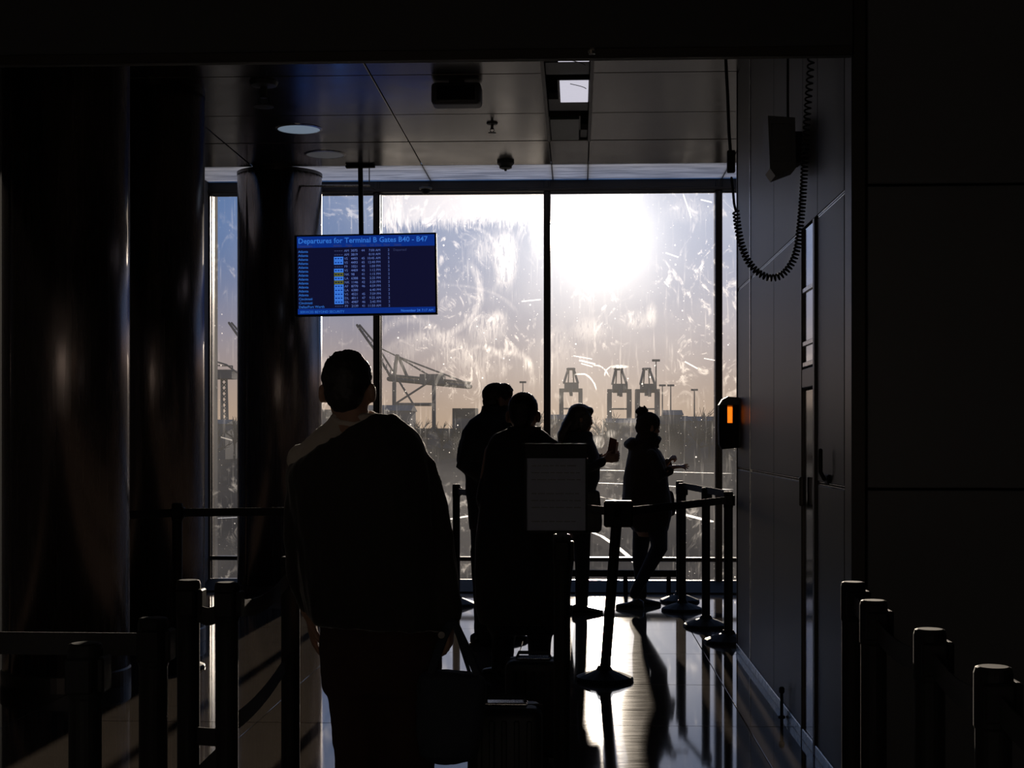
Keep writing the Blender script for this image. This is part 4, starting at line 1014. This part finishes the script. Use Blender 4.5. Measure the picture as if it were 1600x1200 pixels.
# --- woman in a bobble hat, legs crossed, gesturing
f = Fig(12.45, 1002, 'woman in a bobble hat and hooded coat standing with crossed legs, gesturing')
q = f.q; hm = f.hframe(1014, 668, -68, -6)
mb = MB(); head(mb, hm, .96)
mb.tube([q(1011, 680), q(1009, 692), q(1007, 706)], [.046, .050, .07], 14)
mb.loft(f.rings([(703, 990, 1024, .10), (720, 986, 1032, .15), (760, 986, 1034, .14), (800, 986, 1036, .14), (825, 990, 1036, .14), (838, 998, 1032, .10)]))
legA = [q(1004, 825, .07), q(999, 872, .05), q(1001, 905, .10), q(1003, 930, .10)]
legB = [q(1027, 825, -.08), q(1030, 856, -.17), q(1008, 896, -.15), q(991, 928, -.14)]
mb.tube(legA, [.078, .056, .046, .036], 12); mb.tube(legB, [.080, .060, .048, .036], 12)
mb.tube([q(1018, 712, -.15), q(1034, 745, -.18), q(1046, 735, -.16), q(1050, 731, -.15)], [.045, .040, .030, .023], 12)
hand(mb, q(1049, 730, -.15), (1, -.05, .10), (.1, .25, -1), .16, .90, 1, .22, curls=[.0, .12, .22, .35])
mb.tube([q(1024, 710, .15), q(1040, 738, .16), q(1043, 724, .04), q(1043, 720, -.0)], [.045, .040, .030, .023], 12); hand(mb, q(1042, 725, -.01), (.5, -.5, .7), (1, 0, -.3), 1.25, .9, 1)
f.finish(mb, voxel=.006); eyes(f, hm, .96)
mb = MB(); rt = hm.to_3x3().to_4x4()
mb.ell(hm @ Vector((0, -.012, .045)), (.090, .104, .088), rt, 24); mb.ell(hm @ Vector((0, -.03, -.005)), (.090, .090, .075), rt, 24)
hat = f.part(mb, 'knitted_hat', 'knit', voxel=.008, relax=2, jit=.003, jscale=60)
mb = MB(); c = q(1003.5, 645)
for i in range(90):
    a = random.Random(i + 700); d = Vector((a.gauss(0, 1), a.gauss(0, 1), a.gauss(0, 1))).normalized()
    mb.tube([c, c + d * a.uniform(.045, .060)], [.018, .008], 6)
mb.ell(c, (.044,) * 3); f.part(mb, 'bobble', 'knit', parent=hat, voxel=.006, relax=1)
mb = MB(); mb.loft(f.rings([(676, 996, 1027, .07), (690, 990, 1029, .08), (700, 985, 1030, .09)])); mb.tube([q(1000, 690, -.06), q(1014, 693, -.08), q(1027, 689, -.04), q(1029, 686, .04), q(1015, 688, .08), q(998, 690, .06), q(1000, 690, -.06)], .03, 10)
f.part(mb, 'scarf', 'knit', voxel=.009, jit=.003, jscale=40)
mb = MB()
mb.loft(f.rings([(689, 990, 1022, .09), (697, 984, 1026, .12), (708, 981, 1033, .16), (722, 978, 1040, .18), (745, 974, 1044, .19), (765, 974, 1046, .19), (785, 972, 1049, .195), (803, 972, 1050, .20), (815, 978, 1047, .195), (830, 990, 1043, .185)]))
mb.ell(q(988, 693, .0), (.055, .10, .055)); mb.tube([q(982, 696, -.07), q(981, 694, 0), q(982, 696, .07)], [.03, .038, .03], 10)
mb.tube([q(1018, 712, -.15), q(1035, 747, -.19), q(1046, 736, -.16)], [.058, .052, .040], 12); mb.tube([q(1024, 710, .15), q(1041, 741, .17), q(1044, 726, .03)], [.058, .052, .038], 12)
mb.tube([q(1047, 772, .05), q(1050, 800, .05)], [.03, .035], 10)
f.part(mb, 'hooded_coat', 'jacket', voxel=.011, jit=.006, jscale=(14, 14, 7))
mb = MB(); mb.tube([p for p in legA], [.084, .062, .052, .044], 14); mb.tube([p for p in legB], [.088, .072, .055, .044], 14)
f.part(mb, 'leggings', 'denim', voxel=.011)
shoe(f, q(1003, 940).x, 12.53, -75, .9); shoe(f, q(991, 935).x, 12.30, 70, .88)

# ------------------------------------------------------------------ suitcases
def suitcase(x, y, w_, d_, h_, rz, label):
    r = empty('suitcase', (x, y, 0), rz); tag(r, label, 'suitcase', 'cabin suitcases in the queue')
    L_ = lambda mb, n_, m, p=None, **kw: link(n_, mb.mesh(n_, **kw), m, p or r)
    sh = L_(MB().box(-w_ / 2, w_ / 2, -d_ / 2, d_ / 2, .055, h_, bev=.035, seg=4), 'shell', 'shell', smooth=True)
    for k in range(5):
        xx = -w_ / 2 + w_ * (k + 1) / 6
        L_(MB().box(xx - .010, xx + .010, -d_ / 2 - .004, d_ / 2 + .004, .09, h_ - .04, bev=.004), 'rib', 'shell', sh)
    L_(MB().box(-w_ / 2 - .002, w_ / 2 + .002, -.004, .004, .053, h_ + .002, bev=.0015), 'zip', 'rubber')
    L_(MB().box(-w_ * .3, w_ * .3, -.035, .035, h_, h_ + .010, bev=.004), 'handle_plate', 'steel')
    for sx in (-1, 1):
        for sy_ in (-1, 1):
            cx, cy_ = sx * (w_ / 2 - .04), sy_ * (d_ / 2 - .035)
            wh = L_(MB().lathe([(.024, -.010), (.026, -.006), (.026, .006), (.024, .010)], (cx, cy_, .026), 16, 'X'), 'wheel', 'rubber')
            L_(MB().box(cx - .014, cx + .014, cy_ - .016, cy_ + .016, .036, .06, bev=.003), 'wheel_fork', 'plastic', wh)
    L_(MB().tube([(-.07, 0, h_ + .006), (-.065, 0, h_ + .026), (.065, 0, h_ + .026), (.07, 0, h_ + .006)], .008, 8), 'carry_handle', 'rubber', smooth=True)
    return r
xa = P(834, 1030, 6.35); suitcase(xa.x, 6.35, .24, .20, .47, 0, 'black cabin suitcase behind the notice stand, farther of the two')
xb_ = P(790, 1096, 5.2); suitcase(xb_.x, 5.2, .26, .20, .48, 0, 'black cabin suitcase nearest the camera beside the tote bag')
# ------------------------------------------------------------------ outside: apron, port skyline, cranes
GZ = -4.6
bpy.data.scenes.remove(WORK)
ap = MB().box(-2500, 2500, WY + 1.5, 4000, GZ - .5, GZ).build('ground_apron', 'apron'); tag(ap, 'grey sunlit airport apron outside the window', kind='structure')
def painted(pts, wd, label):
    pts = [Vector(p) for p in pts]; mb = MB(); rings = []
    for i, p in enumerate(pts):
        d = (pts[min(i + 1, len(pts) - 1)] - pts[max(i - 1, 0)]); n_ = Vector((-d.y, d.x, 0)).normalized() * wd / 2
        rings.append([p - n_, p + n_, p + n_ + Vector((0, 0, .012)), p - n_ + Vector((0, 0, .012))])
    o = mb.loft(rings).build('painted_line', 'paint'); tag(o, label, 'road marking', 'painted lines on the apron')
def ga(px, py):
    d = ray(px, py); t = (GZ - CAMZ) / d.z; p = Vector((0, 0, CAMZ)) + d * t; p.z = GZ + .002; return p
painted([ga(700, 812), ga(800, 795), ga(930, 775), ga(1000, 789), ga(1060, 802), ga(1115, 816)], .7, 'painted apron line bending behind the two women')
painted([ga(915, 828), ga(940, 838), ga(965, 855), ga(985, 872), ga(1005, 893)], .25, 'short painted apron line low between the two women')
painted([ga(300, 812), ga(420, 806), ga(600, 800)], .7, 'painted apron line behind the round column at left')
painted([ga(860, 733), ga(1000, 736), ga(1140, 740)], 2.0, 'distant painted apron line below the port buildings')
painted([ga(860, 752), ga(1000, 757), ga(1140, 765)], 1.2, 'middle painted apron line crossing the right panes')
# low port sheds and container rows along the far edge of the apron
rnd = random.Random(11)
def shed(px0, px1, pyt, Y, kind, where):
    a, b = P(px0, pyt, Y), P(px1, pyt, Y); t = Thing('port_building', ((a.x + b.x) / 2, Y, GZ), {0: 'low dark port shed on the horizon ', 1: 'stacked containers on the horizon '}[kind] + where, 'building', {0: 'port sheds on the horizon', 1: 'container rows on the horizon'}[kind])
    hh = a.z - GZ; dp = 18
    if kind == 0:
        t.add(MB().box(a.x, b.x, Y, Y + dp, GZ, a.z - hh * .12), 'wall', 'shed')
        t.add(MB().loft([[Vector((x, Y - .6, a.z - hh * .12)), Vector((x, Y + dp + .6, a.z - hh * .12)), Vector((x, Y + dp / 2, a.z))] for x in (a.x - .5, b.x + .5)]), 'roof', 'shed')
        n_ = max(1, int((b.x - a.x) / 9))
        for i in range(n_):
            x = a.x + (b.x - a.x) * (i + .5) / n_; t.add(MB().box(x - 2, x + 2, Y - .15, Y, GZ, GZ + hh * .45), 'loading_door', 'crane')
    else:
        n_ = max(1, int((b.x - a.x) / 7)); wdt = (b.x - a.x) / n_
        for i in range(n_):
            k = rnd.randint(3, 5)
            for j in range(k):
                t.add(MB().box(a.x + i * wdt + .03, a.x + (i + 1) * wdt - .03, Y, Y + dp * .4, GZ + hh * j / 5 + .02, GZ + hh * (j + 1) / 5 - .0), 'container', rnd.choice(['shed', 'crane', 'tree']))
for px0, px1, pyt, Y, kd, wh in ((300, 352, 655, 420, 0, 'at the left of the narrow left pane'), (345, 385, 662, 450, 1, 'at the right of the narrow left pane'), (495, 600, 640, 430, 1, 'behind the foreground man'), (560, 640, 632, 470, 0, 'under the crane with the lattice girder'),
        (630, 745, 638, 440, 1, 'right of the foreground man'), (735, 790, 652, 480, 0, 'behind the tall man'), (780, 862, 648, 430, 1, 'behind the cropped-hair man'), (855, 905, 647, 440, 0, 'under the leftmost of three end-on cranes'), (900, 960, 656, 470, 1, 'in front of the long-haired woman'),
        (950, 1030, 653, 430, 0, 'between the two women'), (1020, 1075, 650, 460, 1, 'right of the bobble hat'), (1070, 1130, 650, 440, 0, 'beside the right mullion'), (1120, 1200, 658, 470, 1, 'right of the right mullion'), (1040, 1066, 640, 520, 0, 'rising above its neighbours right of the bobble hat')):
    shed(px0, px1, pyt, Y, kd, wh)
# bare trees in front of the sheds
def tree(px, Y, h, k):
    b = P(px, 685, Y); rn = random.Random(k); t = Thing('bare_tree', (b.x, Y, GZ), 'bare dark winter tree at the foot of the hazy port skyline', 'tree', 'bare trees along the far apron edge')
    t.add(MB().tube([(b.x, Y, GZ), (b.x + .2, Y, GZ + h * .55)], [.35, .2], 6), 'trunk', 'tree')
    mb = MB()
    for i in range(26):
        a = rn.uniform(0, 6.28); e = rn.uniform(.15, 1.4); z0 = GZ + h * rn.uniform(.25, .6); L_ = h * rn.uniform(.25, .45)
        d = Vector((math.cos(a) * math.cos(e), math.sin(a) * math.cos(e), math.sin(e))); p = Vector((b.x, Y, z0))
        mb.tube([p, p + d * L_ * .6, p + d * L_ + Vector((0, 0, h * .04))], [.16, .10, .04], 4)
        for j in range(4):
            q_ = p + d * L_ * rn.uniform(.3, .95); d2 = (d + Vector((rn.uniform(-1, 1), rn.uniform(-1, 1), rn.uniform(-.3, 1)))).normalized()
            mb.tube([q_, q_ + d2 * L_ * .5], [.10, .04], 3)
    t.add(mb, 'branches', 'tree')
for k, px in enumerate((338, 366, 515, 610, 655, 690, 715, 742, 838, 866, 940, 958, 1040, 1052, 1066, 1092, 1108, 1136)):
    tree(px, 360 + (k * 37) % 50, 9.5 + (k * 13 % 7) * .7, k)
# quay cranes seen end on
def bar(t, a, b, r, name, m='crane'): t.add(MB().tube([a, b], r, 4), name, m)
def crane_end(px, w_px, py_top, py_mid0, py_mid1, Y, label, lean=0):
    t = Thing('quay_crane', (P(px, 685, Y).x, Y, GZ), label, 'crane', 'quay cranes on the horizon seen end on')
    s = Y / F; D = 16
    X = lambda d: P(px + d, 685, Y).x
    Z = lambda y: P(px, y, Y).z
    hw = w_px / 2
    for sx in (-1, 1):
        for dy in (0, D):
            t.add(MB().box(X(sx * hw) - 2.1, X(sx * hw) + 2.1, Y + dy - 1.2, Y + dy + 1.2, GZ, Z(py_mid1)), 'leg', 'crane')
    t.add(MB().box(X(-hw) - 2, X(hw) + 2, Y - 1.5, Y + D + 1.5, Z(py_mid1), Z(py_mid1 - 5)), 'portal_beam', 'crane')
    t.add(MB().box(X(-hw * .68), X(hw * .80), Y - 8, Y + D + 8, Z(py_mid1 - 4), Z(py_mid0)), 'machinery_house', 'shed')
    t.add(MB().box(X(-hw * .15), X(hw * .15), Y - 45, Y + 35, Z(py_mid1 + 4), Z(py_mid1 - 3)), 'boom', 'crane')
    t.add(MB().box(X(-hw * .1), X(hw * .2), Y - 30, Y - 24, Z(py_mid1 + 8), Z(py_mid1 + 3)), 'operator_cab', 'crane')
    for sx in (-1, 1):
        bar(t, Vector((X(sx * hw * .72), Y + 2, Z(py_mid0))), Vector((X(sx * hw * .28 + lean), Y + D / 2, Z(py_top))), 1.2, 'apex_leg')
        bar(t, Vector((X(sx * hw * .3), Y + 26, Z(py_mid0))), Vector((X(sx * hw * .2 + lean), Y + D / 2, Z(py_top))), .6, 'back_stay')
    bar(t, Vector((X(-hw * .34 + lean), Y + D / 2, Z(py_top))), Vector((X(hw * .34 + lean), Y + D / 2, Z(py_top))), 1.3, 'apex_beam')
    bar(t, Vector((X(-hw), Y, Z((py_mid1 + 685) / 2 - 10))), Vector((X(hw), Y, Z((py_mid1 + 685) / 2 - 10))), .8, 'tie_beam')
crane_end(892, 30, 576, 598, 612, 1450, 'quay crane on the horizon just right of the middle mullion, leftmost of three', 0)
crane_end(968, 31, 576, 600, 613, 1400, 'quay crane on the horizon between the two women, middle of three', -1)
crane_end(1012, 31, 576, 600, 613, 1400, 'quay crane on the horizon above the bobble hat, rightmost of three', -1)
# quay cranes seen from the side with the boom raised
def crane_side(px, Y, k, label):
    t = Thing('quay_crane', (P(px, 685, Y).x, Y, GZ), label, 'crane', 'quay cranes with raised booms')
    V = lambda dx, y, dy=0: P(px + dx * k, 685 - (685 - y) * k, Y + dy)
    for dx in (0, 62):
        for dy in (0, 20):
            b = V(dx, 685, dy); tp = V(dx, 588, dy); t.add(MB().box(b.x - 1.3, b.x + 1.3, Y + dy - 1.3, Y + dy + 1.3, GZ, tp.z), 'leg', 'crane')
    for dy in (0, 20):
        bar(t, V(0, 632, dy), V(62, 632, dy), 1.2, 'portal_beam'); bar(t, V(0, 632, dy), V(62, 592, dy), .7, 'brace'); bar(t, V(4, 590, dy), V(30, 632, dy), .7, 'brace')
    bar(t, V(-8, 592, 10), V(118, 604, 10), 1.8, 'girder'); bar(t, V(-8, 586, 10), V(118, 598, 10), .9, 'girder')
    for i in range(9):
        bar(t, V(-8 + i * 14, 592 + i * 1.33, 10), V(-1 + i * 14, 586 + i * 1.33, 10), .5, 'lattice')
    a = V(40, 600, 2); b = V(80, 586, 18); t.add(MB().box(a.x, b.x, Y, Y + 20, a.z, b.z), 'machinery_house', 'shed')
    bar(t, V(0, 588, 10), V(4, 556, 10), 1.3, 'apex_leg'); bar(t, V(20, 588, 10), V(6, 556, 10), 1.1, 'apex_leg')
    bar(t, V(5, 557, 10), V(110, 597, 10), .6, 'back_stay'); bar(t, V(5, 557, 10), V(60, 590, 10), .6, 'back_stay')
    bar(t, V(-6, 588, 8), V(-32, 545, 8), .9, 'boom'); bar(t, V(-32, 545, 8), V(-58, 508, 8), .9, 'boom'); bar(t, V(-2, 580, 12), V(-26, 541, 12), .7, 'boom'); bar(t, V(-26, 541, 12), V(-54, 508, 12), .7, 'boom')
    for i in range(8):
        f_ = i / 8; bar(t, V(-6 - 50 * f_, 586 - 76 * f_, 8), V(-6 - 47 * f_, 578 - 70 * f_, 12), .35, 'lattice')
    bar(t, V(5, 557, 10), V(-28, 541, 10), .5, 'boom_stay')
crane_side(616, 1050, 1.0, 'quay crane with raised boom and lattice girder, left of the queue')
crane_side(417, 1080, 1.02, 'quay crane mostly behind the round column, its raised boom tip showing at left')
# tower with a wide platform seen through the narrow left pane
def tower(px, Y):
    t = Thing('platform_tower', (P(px, 685, Y).x, Y, GZ), 'slim tower with a wide platform seen through the narrow left pane', 'tower')
    V = lambda x, y, dy=0: P(x, y, Y + dy)
    for sx in (-4, 4):
        for dy in (0, 4):
            bar(t, Vector((V(px + sx, 685).x, Y + dy, GZ)), V(px + sx, 590, dy), .5, 'leg')
    for i in range(8):
        bar(t, V(px - 4, 660 - i * 9), V(px + 4, 651 - i * 9), .3, 'brace'); bar(t, V(px + 4, 660 - i * 9), V(px - 4, 651 - i * 9), .3, 'brace')
    a, b = V(px - 16, 592), V(px + 15, 578); t.add(MB().box(a.x, b.x, Y - 4, Y + 8, a.z, b.z), 'platform', 'shed')
    bar(t, V(px - 15, 578), V(px - 15, 571), .35, 'rail_post'); bar(t, V(px + 13, 578), V(px + 13, 572), .35, 'rail_post'); bar(t, V(px - 15, 571), V(px + 13, 572), .3, 'handrail')
    bar(t, V(px - 16, 564), V(px + 4, 570), .4, 'jib'); bar(t, V(px + 4, 570), V(px + 20, 582), .4, 'jib')
tower(350, 700)
# light masts
def mast(px, pyt, Y, label):
    t = Thing('light_mast', (P(px, 685, Y).x, Y, GZ), label, 'light mast', 'light masts on the horizon'); tp = P(px, pyt, Y)
    t.add(MB().tube([(tp.x, Y, GZ), (tp.x, Y, tp.z)], [.5, .22], 6), 'mast', 'crane')
    t.add(MB().box(tp.x - 1.6, tp.x + 1.6, Y - .5, Y + .5, tp.z - .5, tp.z + .4), 'lamp_cluster', 'crane')
for a in ((1025, 563, 600, 'tallest light mast, beside the rightmost of the three quay cranes'), (1035, 602, 700, 'thin light mast just right of the tallest mast'), (1048, 602, 700, 'light mast above the low shed right of the bobble hat'), (1085, 609, 700, 'light mast nearest the right mullion'), (817, 597, 700, 'light mast left of the middle mullion above the cropped-hair man')):
    mast(*a)
